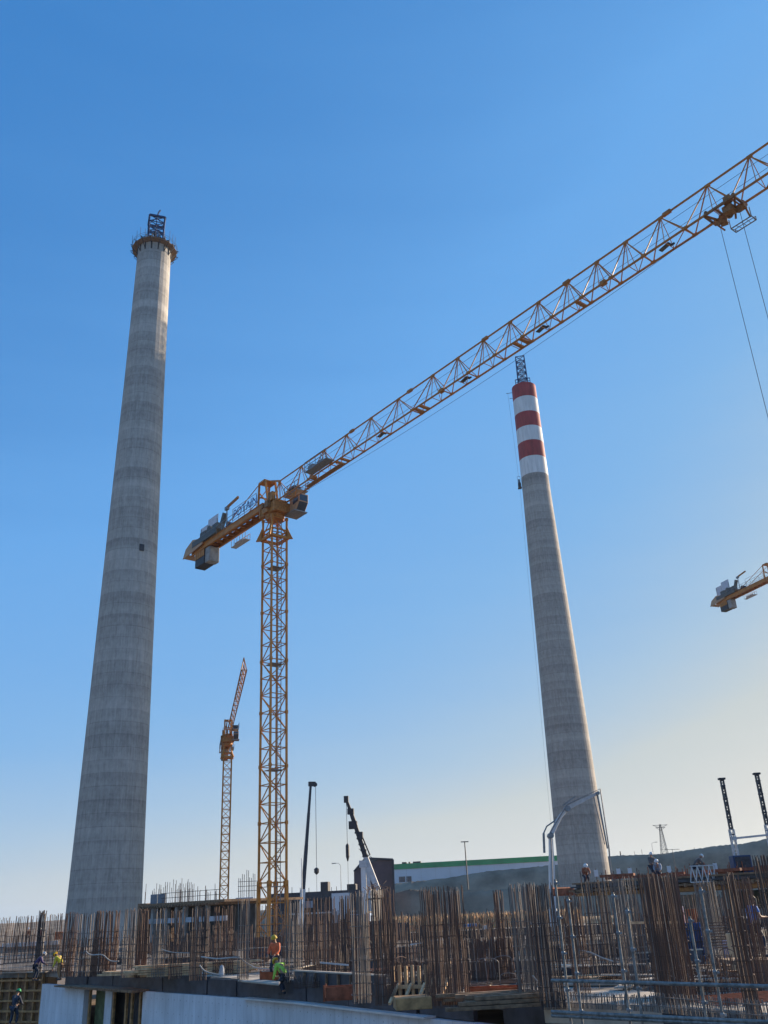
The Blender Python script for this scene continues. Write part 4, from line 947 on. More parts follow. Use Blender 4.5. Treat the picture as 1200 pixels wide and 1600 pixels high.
lump('white_sack', 'small slumped white sack left of the upright white one', 'sack', 318, 1524, -2.5, (.35, .3, .22), m_whitep, 8)
# hoses and loose bars
def hose(label, pix, D, r=.032, m=None, name='hose'):
    P = [AT(x, y, D=D) for x, y in pix]; Q = []
    for i in range(len(P) - 1):
        a = P[max(i - 1, 0)]; b_, c = P[i], P[i + 1]; d = P[min(i + 2, len(P) - 1)]
        for k in range(5):
            t = k / 5; Q.append(.5 * ((2 * b_) + (c - a) * t + (2 * a - 5 * b_ + 4 * c - d) * t * t + (3 * b_ - a - 3 * c + d) * t ** 3))
    Q.append(P[-1]); o = MB().tube(Q, r, 6).build(name, m or m_rope, smooth=True); tag(o, label, name)
hose('pale hose sagging between cages in front of the left chimney', [(134, 1486), (142, 1492), (160, 1492), (172, 1501), (186, 1502)], 54)
hose('long pale hose sagging from the middle cages to the orange vested worker', [(314, 1495), (340, 1498), (372, 1496), (384, 1504), (400, 1512), (424, 1515), (436, 1514)], 44)
hose('short pale hose curling down left of the white sack', [(312, 1508), (320, 1517), (336, 1522), (350, 1523)], 46)
hose('faint hose sagging above the timber pile', [(252, 1483), (270, 1488), (300, 1489), (318, 1487)], 48, .02)
hose('hose draped from a dark cage down to the large pale pad', [(832, 1524), (842, 1536), (848, 1550), (856, 1557), (866, 1556)], 27.5, .02)
hose('slack hose crossing behind the scaffold posts', [(905, 1485), (922, 1488), (940, 1496), (958, 1502)], 30, .02)
hose('hose looping on the mesh in the right middle', [(1025, 1522), (1045, 1524), (1065, 1532), (1075, 1538)], 27, .02)
for k, (xa, ya, xb, yb, D, wh) in enumerate([(640, 1476, 703, 1465, 46, 'floating level above the shoring frame'), (722, 1470, 746, 1468, 60, 'below the blue container'), (826, 1443, 866, 1443, 30, 'tied to the cage left of the concrete boom'), (985, 1442, 1062, 1441, 28, 'tied to the great dark cage'), (500, 1504, 545, 1508, 40, 'lying low right of the green vested worker'), (570, 1463, 582, 1474, 50, 'short and slanting in the middle'), (720, 1483, 800, 1484, 55, 'long and level in the centre right')]):
    a, c = AT(xa, ya, D=D), AT(xb, yb, D=D); o = MB().bar(a, c, .06).build('loose_batten', m_wood if k % 2 else m_lgrey); tag(o, 'pale batten ' + wh, 'batten', 'pale battens tied among the bars')

# loose boards scattered over the slab; the pale ones carry sunlit strips as colour
rnd = random.Random(21)
for k in range(46):
    px = rnd.uniform(870, 1205) if k < 26 else rnd.uniform(240, 860); py = rnd.uniform(1506, 1548) if k < 26 else rnd.uniform(1500, 1530); p = AT(px, py, v=-2.5 + .05)
    L = rnd.uniform(.8, 3.0); bm_ = rnd.choice((m_pale, m_pale, m_wood, m_woodo)); o = MB().box((0, 0, 0), (L, rnd.uniform(.15, .6), .04)).build('loose_board', bm_, origin=(0, 0, 0))
    o.location = (p.x, p.y, S + .16 + .05 * (k % 4)); o.rotation_euler = (0, rnd.uniform(-.02, .02), rnd.choice((-.5, .1, .4, 1.2)) + rnd.uniform(-.15, .15))
    tag(o, {'pale_concrete': 'pale sun-toned', 'fresh_timber': 'fresh yellow', 'weathered_timber': 'brown weathered'}[bm_.name] + ' board lying flat among the bars ' + ('behind the lower right railing' if k < 26 else 'on the left and middle slab'), 'board', 'loose boards scattered over the slab')

# ------------------------------------------------------------------ tubular railing and props at the lower right
def frame_pt(px, py, D): return AT(px, py, D=D)
sf = thing('tube_scaffold', 'grey tube railing with tall coupled posts across the lower right corner', 'scaffold', (AT(1000, 1590, D=21).x, AT(1000, 1590, D=21).y, S - 2))
def rl_(b): return rel(b, sf)
for k, (px, yt, D) in enumerate([(867, 1374, 22.5), (887, 1402, 22.2), (957, 1394, 21.6), (979, 1418, 21.4), (1077, 1432, 20.6), (1094, 1386, 20.4)]):
    p = AT(px, yt, D=D); b = MB().tube([(p.x, p.y, S - 2), (p.x, p.y, p.z)], .028, 8); post = rl_(b).build('post', m_post, sf)
    b = MB(); z = p.z - .12
    while z > S - 1.5:
        b = MB().lathe([(z, .036), (z + .05, .045), (z + .08, .036)], 8, c=(p.x, p.y)); b.box((p.x + .05, p.y - .03, z + .04), (.05, .04, .04)); rl_(b).build('coupler', m_gsteel, post); z -= .72
for ya, yb, r in ((1532, 1541, .035), (1581, 1598, .036), (1587, 1604, .034)):
    b = MB().tube([AT(862, ya, D=22.6), AT(1010, ya + (yb - ya) * .42, D=21.2), AT(1260, yb + 2, D=19.4)], r, 8); rl_(b).build('rail', m_post, sf)

# ------------------------------------------------------------------ raised deck at the right
dk0 = Vector((AT(900, 1385, D=66).x, AT(900, 1385, D=66).y, S)); dk1 = Vector((AT(1235, 1362, D=60).x, AT(1235, 1362, D=60).y, S))
deck = thing('raised_deck', 'raised shuttered deck on columns with rusty reinforcement on top at the right', 'deck', dk0, atan2(dk1.y - dk0.y, dk1.x - dk0.x))
DL = (dk1 - dk0).length; zt = AT(905, 1379, D=66).z - S; zb_ = zt - .75
MB().span((0, 0, zb_ + .35), (DL, 16, zt - .1)).build('slab_form', m_film, deck)
for k in range(3): MB().span((-.2 - .1 * k, -.15 - .1 * k, zt - .12 - k * .22), (DL, -.01, zt - .02 - k * .22)).build('edge_timber', (m_woodo, m_film, m_woodo)[k], deck)
each('joist', m_woodo, deck, range(int(DL / .6)), lambda b, k: b.span((k * .6, -.5, zb_ + .12), (k * .6 + .1, 15, zb_ + .34)))
each('bearer', m_ybeam, deck, (.3, 4, 8, 12), lambda b, y: b.span((-.3, y, zb_ - .1), (DL, y + .14, zb_ + .1)))
each('column', m_conc, deck, [(x, y) for x in (.8, 5.2, 9.6, 14) for y in (1.2, 8)], lambda b, q: b.span((q[0], q[1], 0), (q[0] + .5, q[1] + .5, zb_ - .11)))
each('prop', m_gsteel, deck, [(x * 1.3 + .4, .5 + (x % 3) * 2.5) for x in range(int(DL / 1.3))], lambda b, q: b.tube([(q[0], q[1], 0), (q[0], q[1], zb_ - .1)], .05, 6))
MB().span((-2.0, .2, zt - .75), (-.2, 3, zt - .65)).span((-2.0, .2, zt - .65), (-1.95, 3, zt - .2)).span((-1.9, .15, zt - .65), (-.3, .2, zt - .3)).build('side_platform', m_rust, deck)
rnd = random.Random(77)
for k in range(90):
    x, y = rnd.uniform(0, DL), rnd.uniform(-.1, 8); h = rnd.uniform(.15, .75); MB().tube([(x, y, zt - .1), (x + rnd.uniform(-.05, .05), y, zt + h)], .03, 4).build('starter_bar', m_rust if k % 3 else m_rebar, deck)
for k in range(14):
    x = rnd.uniform(0, DL - 3); y = rnd.uniform(0, 5); MB().box((x + 1.2, y, zt + .08 + (k % 3) * .1), (rnd.uniform(1, 3), .3, .16), rz=rnd.uniform(-.1, .1)).build('rusty_panel', m_rust, deck)
each('pale_panel', mat('pale_blue_panel', (.36, .42, .50), .6, var=.2, scale=.8), deck, ((.2, 2.3), (2.6, 4.0), (10.6, 11.3)), lambda b, q: b.span((q[0], 9.5, .9), (q[1], 9.6, zb_ - .3)))
each('red_panel', m_rust, deck, ((0, 3.0, .2), (3.3, 6.5, .2), (10, DL, .5)), lambda b, q: b.span((q[0], 9.2, .5), (q[1], 9.28, 1.0 + q[2])))
MB().span((6.2, 9.5, 1.6), (10.4, 9.6, zb_ - .2)).build('teal_screen', mat('teal_screen', (.04, .075, .085), .7, var=.3), deck)
for k, (px, py) in enumerate(((932, 1366), (967, 1364), (985, 1364), (1046, 1359), (1118, 1354))):
    p = AT(px, py + 4, D=66); t = thing('marker_board', ('leftmost', 'second', 'third', 'fourth', 'rightmost')[k] + ' of five small white boards along the raised deck', 'marker board', (p.x, p.y, dk0.z + zt - .1), 0, 'five small white boards along the raised deck')
    MB().box((0, 0, .45), (.05, .05, .9)).build('stake', m_woodo, t); MB().box((0, -.04, .62), (.26, .03, .42)).build('board', m_whitep, t)
p = AT(1160, 1361, D=63); o = thing('steel_cabinet', 'dark blue steel cabinet beside the foot of the steel mast on the deck', 'cabinet', (p.x, p.y, dk0.z + zt)); MB().box((0, 0, .5), (1.1, .8, 1.0)).build('body', m_blue, o, bevel=.03); MB().box((0, -.42, .5), (.9, .03, .8)).build('door', m_dark, o)
o = thing('truss_trestle', 'pale lattice trestle on the deck left of the steel mast', 'trestle', (AT(1096, 1368, D=62).x, AT(1096, 1368, D=62).y, dk0.z + zt - .4))
b = MB(); q = 0
for k in range(5): b.bar((k * .35 - .9, -.6, 0), (k * .35 - .7, -.6, .9), .05); b.bar((k * .35 - .7, -.6, .9), (k * .35 - .55, -.6, 0), .05)
b.bar((-.9, -.6, 0), (.9, -.6, 0), .06); b.bar((-.8, -.6, .9), (.7, -.6, .9), .06); b.build('truss', m_lgrey, o)
# things standing under it
def blockp(name, label, cat, xa, xb, yt, D, zb, th, m, group=None):
    a = AT(xa, yt, D=D); c = AT(xb, yt, D=D); o = MB(); t, n = wallbox(o, a, c, zb, (a.z + c.z) / 2, th); return tag(o.build(name, m, bevel=.03), label, cat, group)
blockp('form_sheet', 'orange form panel leaning under the middle of the raised deck', 'form panel', 1068, 1088, 1420, 50, S + .9, .3, m_orange)
blockp('pale_box', 'pale grey box left of the orange form panel', 'box', 1050, 1067, 1416, 50.5, S + .9, .8, mat('pale_box_paint', (.42, .46, .55), .6, var=.1))
blockp('blue_tarpaulin', 'blue tarpaulin hanging behind the scaffold posts at right', 'tarpaulin', 1060, 1096, 1442, 44, S, .15, m_tarp)
blockp('timber_boards', 'pale upright boards leaning near the leaning rebar bundle', 'boards', 1133, 1146, 1458, 36, S, .1, m_wood)
b = MB(); p = AT(1119, 1500, v=-2.5); D = 36; a, c = AT(1104, 1438, D=D), AT(1136, 1438, D=D)
stk = thing('rebar_stack', 'stack of level rusty bars beside the pale upright boards', 'rebar stack', ((a.x + c.x) / 2, (a.y + c.y) / 2, S)); hh = a.z - S
each('level_bar', m_rebar, stk, range(10), lambda b, k: b.bar((-.38, 0, hh * (.5 + .05 * k)), (.42, 0, hh * (.5 + .05 * k)), .035))
for x in (-.38, .42): MB().bar((x, .05, 0), (x, .05, hh), .04).build('upright_bar', m_rebar, stk)
# board deck under the blue shirted man
p = AT(1190, 1497, D=32.5); MZ = p.z
t = thing('board_platform', 'dark boarded platform carrying the blue shirted man', 'platform', (p.x + .6, p.y, S)); MB().box((0, 0, (MZ - S) - .05), (3.4, 1.8, .1)).build('deck_board', m_woodo, t); MB().box((0, -.8, (MZ - S) / 2 - .05), (3.3, .06, (MZ - S) - .1)).build('skirt', m_film, t)
for x in (-1.5, 1.5):
    for y in (-.7, .8): MB().box((x, y, (MZ - S) / 2 - .05), (.1, .1, (MZ - S) - .1)).build('leg', m_woodo, t)

# ------------------------------------------------------------------ concrete frame building at left
f0 = AT(228, 1410, D=116); f1 = AT(352, 1408, D=106); cf = thing('unfinished_building', 'unfinished concrete frame building right of the left chimney with rebar on its roof', 'building', (f0.x, f0.y, 0), atan2(f1.y - f0.y, f1.x - f0.x))
FL = (f1 - f0).to_2d().length; zr = (f0.z + f1.z) / 2
MB().span((-.5, -.4, zr - .25), (FL + .3, 12, zr)).build('roof_form', m_woodo, cf)
each('joist', m_woodo, cf, range(int(FL / .5)), lambda b, k: b.span((k * .5, -.9, zr - .48), (k * .5 + .12, 11, zr - .26)))
each('column', m_conc, cf, (1.2, 3.6, 5.3, 6.6, 8.7, 10.2), lambda b, x: b.span((x - .22, 0, 0), (x + .22, .45, zr - .49)))
MB().span((0, .1, zr - 2.1), (FL, .35, zr - 1.6)).build('edge_beam', mat('pale_beam', (.42, .46, .52), .7, var=.15), cf)
MB().span((0, 4.5, 0), (FL, 4.8, zr - .5)).build('inner_wall', mat('dark_wall', (.10, .105, .11), .9, var=.4, scale=.5), cf)  # mottled dark grey wall behind the columns
each('window', m_pale, cf, ((.6, 1.3, 3.6, 2.6), (2.6, 3.3, 5.0, 3.6)), lambda b, q: b.span((q[0], 4.4, zr - q[2]), (q[1], 4.46, zr - q[3])))
each('form_panel', mat('blue_grey_panel', (.16, .19, .23), .6, var=.2), cf, ((.4, 1.6), (1.7, 2.9)), lambda b, q: b.span((q[0], .3, zr), (q[1], .5, zr + 1.0)))
rnd = random.Random(31)
for k in range(72):
    x = rnd.choice((-.3, .2, 3.1, 4.4, 5.2, 6.1, 8.9)) + rnd.uniform(-.5, .7); y = rnd.uniform(0, 3); h = rnd.uniform(1.0, 2.5) * (1 if x < 6 else .7)
    MB().tube([(x, y, zr - .1), (x, y, zr + h)], .035, 4).build('starter_bar', m_rebar if k % 2 else m_rebar3, cf)
MB().span((-1.2, -.2, 0), (-.2, 5, zr + .1)).build('end_wall', m_woodo, cf)
for zz in (.5, 1.0): MB().bar((3, -.3, zr + zz), (FL, -.3, zr + zz), .05).build('rail', m_dark, cf)
blockp('concrete_plinth', 'pale plinth block at the right foot of the left chimney', 'plinth', 220, 234, 1414, 150, 0, 6, mat('plinth', (.40, .46, .52), .8, var=.1))
blockp('low_wall', 'low dark concrete wall far behind the yellow formwork', 'wall', -10, 95, 1477, 125, 0, .6, m_conc)
blockp('white_barrier', 'row of white barrier blocks seen through the leftmost rebar', 'barrier', 4, 92, 1472, 124.5, AT(50, 1478, D=124.5).z, .5, m_whitep)
blockp('orange_container', 'small orange container seen through the rebar left of the left chimney', 'container', 86, 98, 1456, 128, AT(90, 1468, D=128).z, 3, m_orange)
blockp('back_formwork', 'long dark back wall of shuttering behind the middle rows of bars', 'formwork', 440, 640, 1446, 92, S, .3, m_film)
blockp('back_formwork', 'rust brown wall of shuttering behind the bars right of the largest crane', 'formwork', 510, 620, 1440, 88, S, .3, mat('rusty_sheet', (.11, .06, .045), .85, var=.5, scale=1.5))
blockp('back_formwork', 'long rusty wall of shuttering below the dry grass strip', 'formwork', 636, 900, 1452, 90, S, .3, mat('rusty_sheet', (.11, .06, .045)))
blockp('back_formwork', 'dark shuttering wall deep under the raised deck', 'formwork', 880, 1230, 1440, 86, S, .3, m_film)
blockp('back_formwork', 'dark shuttering wall behind the bars left of the largest crane', 'formwork', 225, 440, 1468, 90, S, .3, mat('rusty_sheet', (.11, .06, .045)))
blockp('blue_container', 'blue container in the centre distance below the dry grass strip', 'container', 724, 745, 1444, 95, S + .8, 2.4, mat('container_blue', (.06, .16, .36), .5, var=.15))

# ------------------------------------------------------------------ mobile cranes, concrete boom, masts
def truck(t, L=10, col=None, zc=0, axles=4):
    """carrier with cab, wheels, deck; local x runs to the cab"""
    MB().span((-L / 2, -1.25, .75), (L / 2, 1.25, 1.25)).span((-L / 2 + .2, -1.2, 1.25), (L / 2 - 2.4, 1.2, 1.6)).build('chassis', m_dark, t, bevel=.04)
    b = MB(); x1 = L / 2; b.prism([(x1 - 2.2, -1.2, 1.26), (x1, -1.2, 1.26), (x1, -1.2, 2.1), (x1 - .35, -1.2, 3.0), (x1 - 2.2, -1.2, 3.0)], (0, 2.4, 0)); cab = b.build('cab', col or m_whitep, t, bevel=.08)
    MB().poly([(x1 + .01, -1.0, 2.12), (x1 + .01, 1.0, 2.12), (x1 - .31, 1.0, 2.92), (x1 - .31, -1.0, 2.92)]).build('windscreen', m_glass, cab)
    for y in (-1.215, 1.215): MB().box((x1 - 1.1, y, 2.45), (1.3, .02, .7)).build('side_window', m_glass, cab)
    for k in range(axles):
        x = -L / 2 + 1.3 + k * (L - 2.6) / (axles - 1)
        for y in (-1.1, 1.1):
            w_ = MB().tube([(x, y - .16, .52), (x, y + .16, .52)], .52, 18).build('wheel', m_black, t, bevel=.04); MB().tube([(x, y - .18, .52), (x, y + .18, .52)], .24, 12).build('rim', m_lgrey, w_)
    for x in (-L / 2 + .6, L / 2 - 2.9):
        for y in (-2.4, 2.4):
            g = MB().span((x - .1, min(0, y), .85), (x + .1, max(0, y), 1.05)).bar((x, y, .1), (x, y, 1.2), .14).box((x, y, .06), (.6, .6, .1)).build('outrigger', m_lgrey, t)
def boomseg(b, p, q, w0, w1): b.tube([p, q], w0 * .707, 4, r2=w1 * .707, ph=pi / 4)
# 1: telescopic crane, black boom
tp = AT(485.5, 1226, D=150); ft = AT(466, 1440, D=146); base = Vector((ft.x, ft.y, 0))
mc1 = thing('mobile_crane', 'mobile crane with a tall straight black telescopic boom right of the largest crane', 'mobile crane', base, R(20)); truck(mc1, 12, m_whitep, axles=5)
inv = Matrix.Rotation(-R(20), 3, 'Z')
def lo(p): return inv @ (p - base)
MB().span((-2, -1.2, 1.7), (1.8, 1.2, 3.4)).span((-3.6, -1.3, 1.8), (-2.2, 1.3, 3.2)).build('superstructure', m_whitep, mc1, bevel=.1)
f_ = lo(ft); f_.z = 3.0; tt_ = lo(tp); a_ = Vector((0, 0, 2.8)); v1 = tt_ - a_
P = [a_ + v1 * k for k in (0, .36, .40, .62, .82, 1.0)]
b = MB(); boomseg(b, P[0], P[1], .66, .62); b.build('boom_base', m_lgrey, mc1)
for k, (i, j, w_) in enumerate(((1, 3, .52), (3, 4, .44), (4, 5, .36))): b = MB(); boomseg(b, P[i], P[j], w_, w_ - .04); b.build('boom_section', m_black, mc1)
b = MB(); b.box(P[5] + Vector((.2, 0, .1)), (1.1, .5, .7)); b.tube([P[5] + Vector((.7, -.2, 0)), P[5] + Vector((.7, .2, 0))], .35, 10); b.build('boom_head', m_black, mc1)
h0 = P[5] + Vector((.8, 0, 0)); zh = lo(AT(487, 1357, D=150)).z
MB().bar(h0, (h0.x, h0.y, zh), .06).bar((h0.x, h0.y, zh), (h0.x, h0.y, 10), .04).build('rope', m_wire, mc1)
MB().lathe([(zh - .9, .1), (zh - .6, .4), (zh - .1, .4), (zh + .1, .15)], 8, c=(h0.x, h0.y)).build('hook_block', m_black, mc1)
b = MB(); b.bar(a_ + Vector((1.4, 0, 0)), P[1] * .8 + P[0] * .2, .32); b.build('lift_cylinder', m_lgrey, mc1)
# thin light jib mast beside it
plain_pole(472, 1341, 1432, 140, 'thin pale mast just left of the black telescopic boom', .10, 'light_mast', 'mast', m=m_lgrey)
# 2: truck crane with articulated dark boom and fat pale boom
base = AT(569, 1448, D=104); base = Vector((base.x, base.y, S - .6)); mc2 = thing('truck_crane', 'truck crane with an articulated dark boom leaning left in front of the plum building', 'truck crane', base, R(-95))
inv = Matrix.Rotation(R(95), 3, 'Z'); truck(mc2, 9, mat('truck_blue', (.16, .28, .48), .5, var=.1), axles=4)
J0 = lo(AT(591, 1390, D=104)); J1 = lo(AT(571, 1338, D=104)); J2 = lo(AT(556, 1292, D=104)); J3 = lo(AT(548, 1268, D=104)); J4 = lo(AT(541, 1249, D=104)); Q0 = lo(AT(571, 1440, D=104)); Q1 = lo(AT(567.5, 1350, D=104))
b = MB(); boomseg(b, Q0, Q1, .55, .5); b.build('boom_column', m_whitep, mc2); b = MB(); boomseg(b, Q0 + Vector((0, .55, 1)), Q1 + Vector((0, .5, -.2)), .4, .35); b.build('lift_cylinder', m_lgrey, mc2)
b = MB(); b.bar(Q1, J0, .4); b.box(Q1, (.7, .8, .7)); b.build('knuckle', m_lgrey, mc2)
b = MB(); boomseg(b, J0, J1, .5, .5); b.build('boom_section', m_lgrey, mc2)
b = MB(); boomseg(b, J1, J2, .5, .42); b.bar(J1 + Vector((0, .5, .1)), J2 + Vector((0, .5, -.6)), .14); b.build('boom_section', m_black, mc2)
b = MB(); boomseg(b, J2, J3, .48, .4); b.box(J2 + Vector((0, -.3, .2)), (.6, .9, .8)); b.box(J2 + Vector((0, .5, -.9)), (.5, .5, .7)); b.build('boom_section', m_black, mc2)
b = MB(); boomseg(b, J3, J4, .36, .3); b.box(J3, (.5, .7, .6)); b.box(J4, (.4, .5, .7)); b.build('boom_tip', m_black, mc2)
for k in range(5): q = J1 + (J2 - J1) * (k / 5); MB().box(q, (.6, .62, .16)).build('boom_collar', m_black, mc2)
zh = lo(AT(542, 1335, D=104)).z; MB().bar(J4, (J4.x, J4.y, zh), .045).bar((J4.x, J4.y, zh), (J4.x, J4.y, 5), .03).build('rope', m_wire, mc2)
MB().lathe([(zh - .7, .06), (zh - .2, .2), (zh + .9, .2), (zh + 1.1, .08)], 8, c=(J4.x, J4.y)).build('hook_block', m_black, mc2)
MB().bar(J1 + Vector((0, -.7, .8)), J0 + Vector((0, -.5, 3.2)), .05).build('hydraulic_hose', m_wire, mc2)
MB().span((-3.5, -1.1, 1.6), (1.2, 1.1, 2.0)).box((-1, 0, 2.3), (2.5, 1.8, .6)).build('bed', m_lgrey, mc2)
# rusty reinforcement cage on a deck behind the truck crane
p0, p1 = AT(575, 1382, D=97), AT(607, 1376, D=97); cl_ = thing('cage_bundle', 'tangle of rusty reinforcement raised on props below the truck crane boom', 'rebar bundle', ((p0.x + p1.x) / 2, (p0.y + p1.y) / 2, S), atan2(p1.y - p0.y, p1.x - p0.x)); rnd = random.Random(12); hh = p0.z - S
MB().span((-1.1, -.6, hh - 1.4), (1.1, .8, hh - 1.28)).build('deck_board', m_woodo, cl_)
each('prop', m_rebar, cl_, ((-1, -.5), (1, -.5), (-1, .7), (1, .7), (.3, 0)), lambda b, q: b.bar((q[0], q[1], 0), (q[0], q[1], hh - 1.4), .07))
for k in range(40): a_ = Vector((rnd.uniform(-1.1, 1.1), rnd.uniform(-.6, .8), hh - rnd.uniform(0, 1.3))); MB().bar(a_, a_ + Vector((rnd.uniform(-.7, .7), rnd.uniform(-.3, .3), rnd.uniform(-.5, .5))), .045).build('bent_bar', mat('tan_rebar', (.28, .16, .09), .8, var=.4), cl_)
# 3: concrete placing boom
D_ = 74; pb = AT(866, 1480, D=D_); base = Vector((pb.x, pb.y, S)); inv = Matrix.Identity(3)
cb_ = thing('concrete_boom', 'white articulated concrete placing boom in front of the banded chimney foot', 'concrete boom', base)
N = [lo(AT(*q, D=D_)) for q in ((863.5, 1420), (862, 1352), (860, 1306), (875, 1276), (886, 1264), (912, 1250), (933, 1240), (949, 1326), (953, 1345))]
MB().box((N[0].x, 0, .25), (1.8, 1.8, .5)).tube([(N[0].x, 0, .5), (N[0].x, 0, N[0].z)], .32, 10).build('pedestal', m_lgrey, cb_)
b = MB(); boomseg(b, N[0] - Vector((0, 0, .1)), N[1], .44, .42); b.build('boom_section', m_whitep, cb_); b = MB(); boomseg(b, N[1], N[2] - Vector((0, 0, .2)), .38, .3); b.build('boom_section', m_whitep, cb_)
b = MB(); boomseg(b, N[2], N[3], .34, .30); boomseg(b, N[3], N[4], .30, .26); b.build('boom_section', m_whitep, cb_)
b = MB(); boomseg(b, N[4] + Vector((0, 0, .05)), N[5], .30, .26); boomseg(b, N[5], N[6], .24, .17); b.build('boom_section', m_lgrey, cb_)
b = MB(); boomseg(b, N[6], N[7], .13, .09); b.bar(N[6] + Vector((-.3, 0, -.2)), N[7] + Vector((-.15, 0, .3)), .06); b.build('boom_section', m_gsteel, cb_)
for q in (2, 4, 6): b = MB(); b.tube([N[q] - Vector((0, .4, 0)), N[q] + Vector((0, .4, 0))], .22 if q < 6 else .14, 10); b.build('joint', m_gsteel, cb_)
b = MB(); b.bar(N[1] + Vector((-.45, 0, .9)), N[2] + Vector((-.5, 0, .2)), .16); b.tube([N[2] + Vector((-.5, 0, .2)), N[2] + Vector((-.2, 0, .7)), N[3] + Vector((-.3, 0, -.2))], .06, 6); b.build('cylinder', m_gsteel, cb_)
b = MB(); b.bar(N[4] + Vector((-.3, 0, .25)), N[5] + Vector((-.6, 0, .3)), .12); b.build('cylinder', m_gsteel, cb_)
b = MB(); off = Vector((.0, -.4, .3)); b.tube([N[0] + off, N[1] + off, N[2] + off, N[4] + off, N[6] + off + Vector((.2, 0, 0)), N[7] + Vector((.1, -.1, 0)), N[8], N[8] - Vector((0, 0, 2.2))], .055, 6); b.build('delivery_pipe', m_gsteel, cb_)
# 4: two climbing masts at right
for k, (x, yt, xb, yb, D, lab) in enumerate(((1127.5, 1217, 1152, 1358, 66, 'left of the two tall steel masts, black above and white below, on the raised deck'), (1182, 1209, 1206, 1352, 66, 'right of the two tall steel masts, cut by the right edge of the picture'))):
    a = AT(x, yt, D=D); z0 = AT(xb, yb, D=D).z - .8; h = a.z - z0; t = thing('steel_mast', lab, 'mast', (a.x, a.y, z0)); s1 = .42 if k == 0 else 0.1
    b = MB(); lattice(b, (0, 0, 0), .26, .26, h * .5, 9, .055, .03); b.build('lower_mast', m_lgrey, t)
    b = MB(); lattice(b, (0, 0, h * .5), .18, .18, h * .5, 12, .055, .04); b.build('upper_mast', mat('mast_grey', (.07, .075, .085), .5, .2, var=.3), t)
    b = MB(); b.box((0, 0, h), (.42, .34, .12)); b.build('head_plate', m_black, t)
    each('collar', m_black, t, (.45, .62, .8, .93), lambda b, q: b.box((0, 0, h * q), (.26, .25, .08)))
a, c = AT(1147, 1310, D=66), AT(1215, 1303, D=66); o = MB().bar(a, c, .12).box(a, (.25, .3, .22)).build('connecting_beam', m_lgrey); tag(o, 'level pale beam joining the two tall steel masts', 'beam')
# overhead lines and a small excavator in the distance
ex = AT(757, 1470, D=100); t = thing('excavator', 'tiny pale yellow excavator beside the blue container in the distance', 'excavator', (ex.x, ex.y, S))
z_ = AT(757, 1452, D=100).z - S - 1.4
MB().box((0, 0, z_ / 2), (2.4, 2, z_)).build('mound', m_ground, t)
for y in (-.8, .8): MB().box((0, y, z_ + .25), (2.0, .35, .5)).build('track', m_black, t, bevel=.1)
my_ = mat('plant_yellow', (.55, .42, .12), .5, var=.1); MB().box((-.2, 0, z_ + .8), (1.5, 1.3, .6)).build('body', my_, t, bevel=.06); MB().box((.2, -.35, z_ + 1.4), (.6, .55, .7)).build('cab', m_lgrey, t)
MB().tube([(.5, .1, z_ + .9), (1.3, .1, z_ + 1.9), (2.0, .1, z_ + 1.1)], .1, 5).box((2.0, .1, z_ + .9), (.35, .5, .4)).build('arm', my_, t)

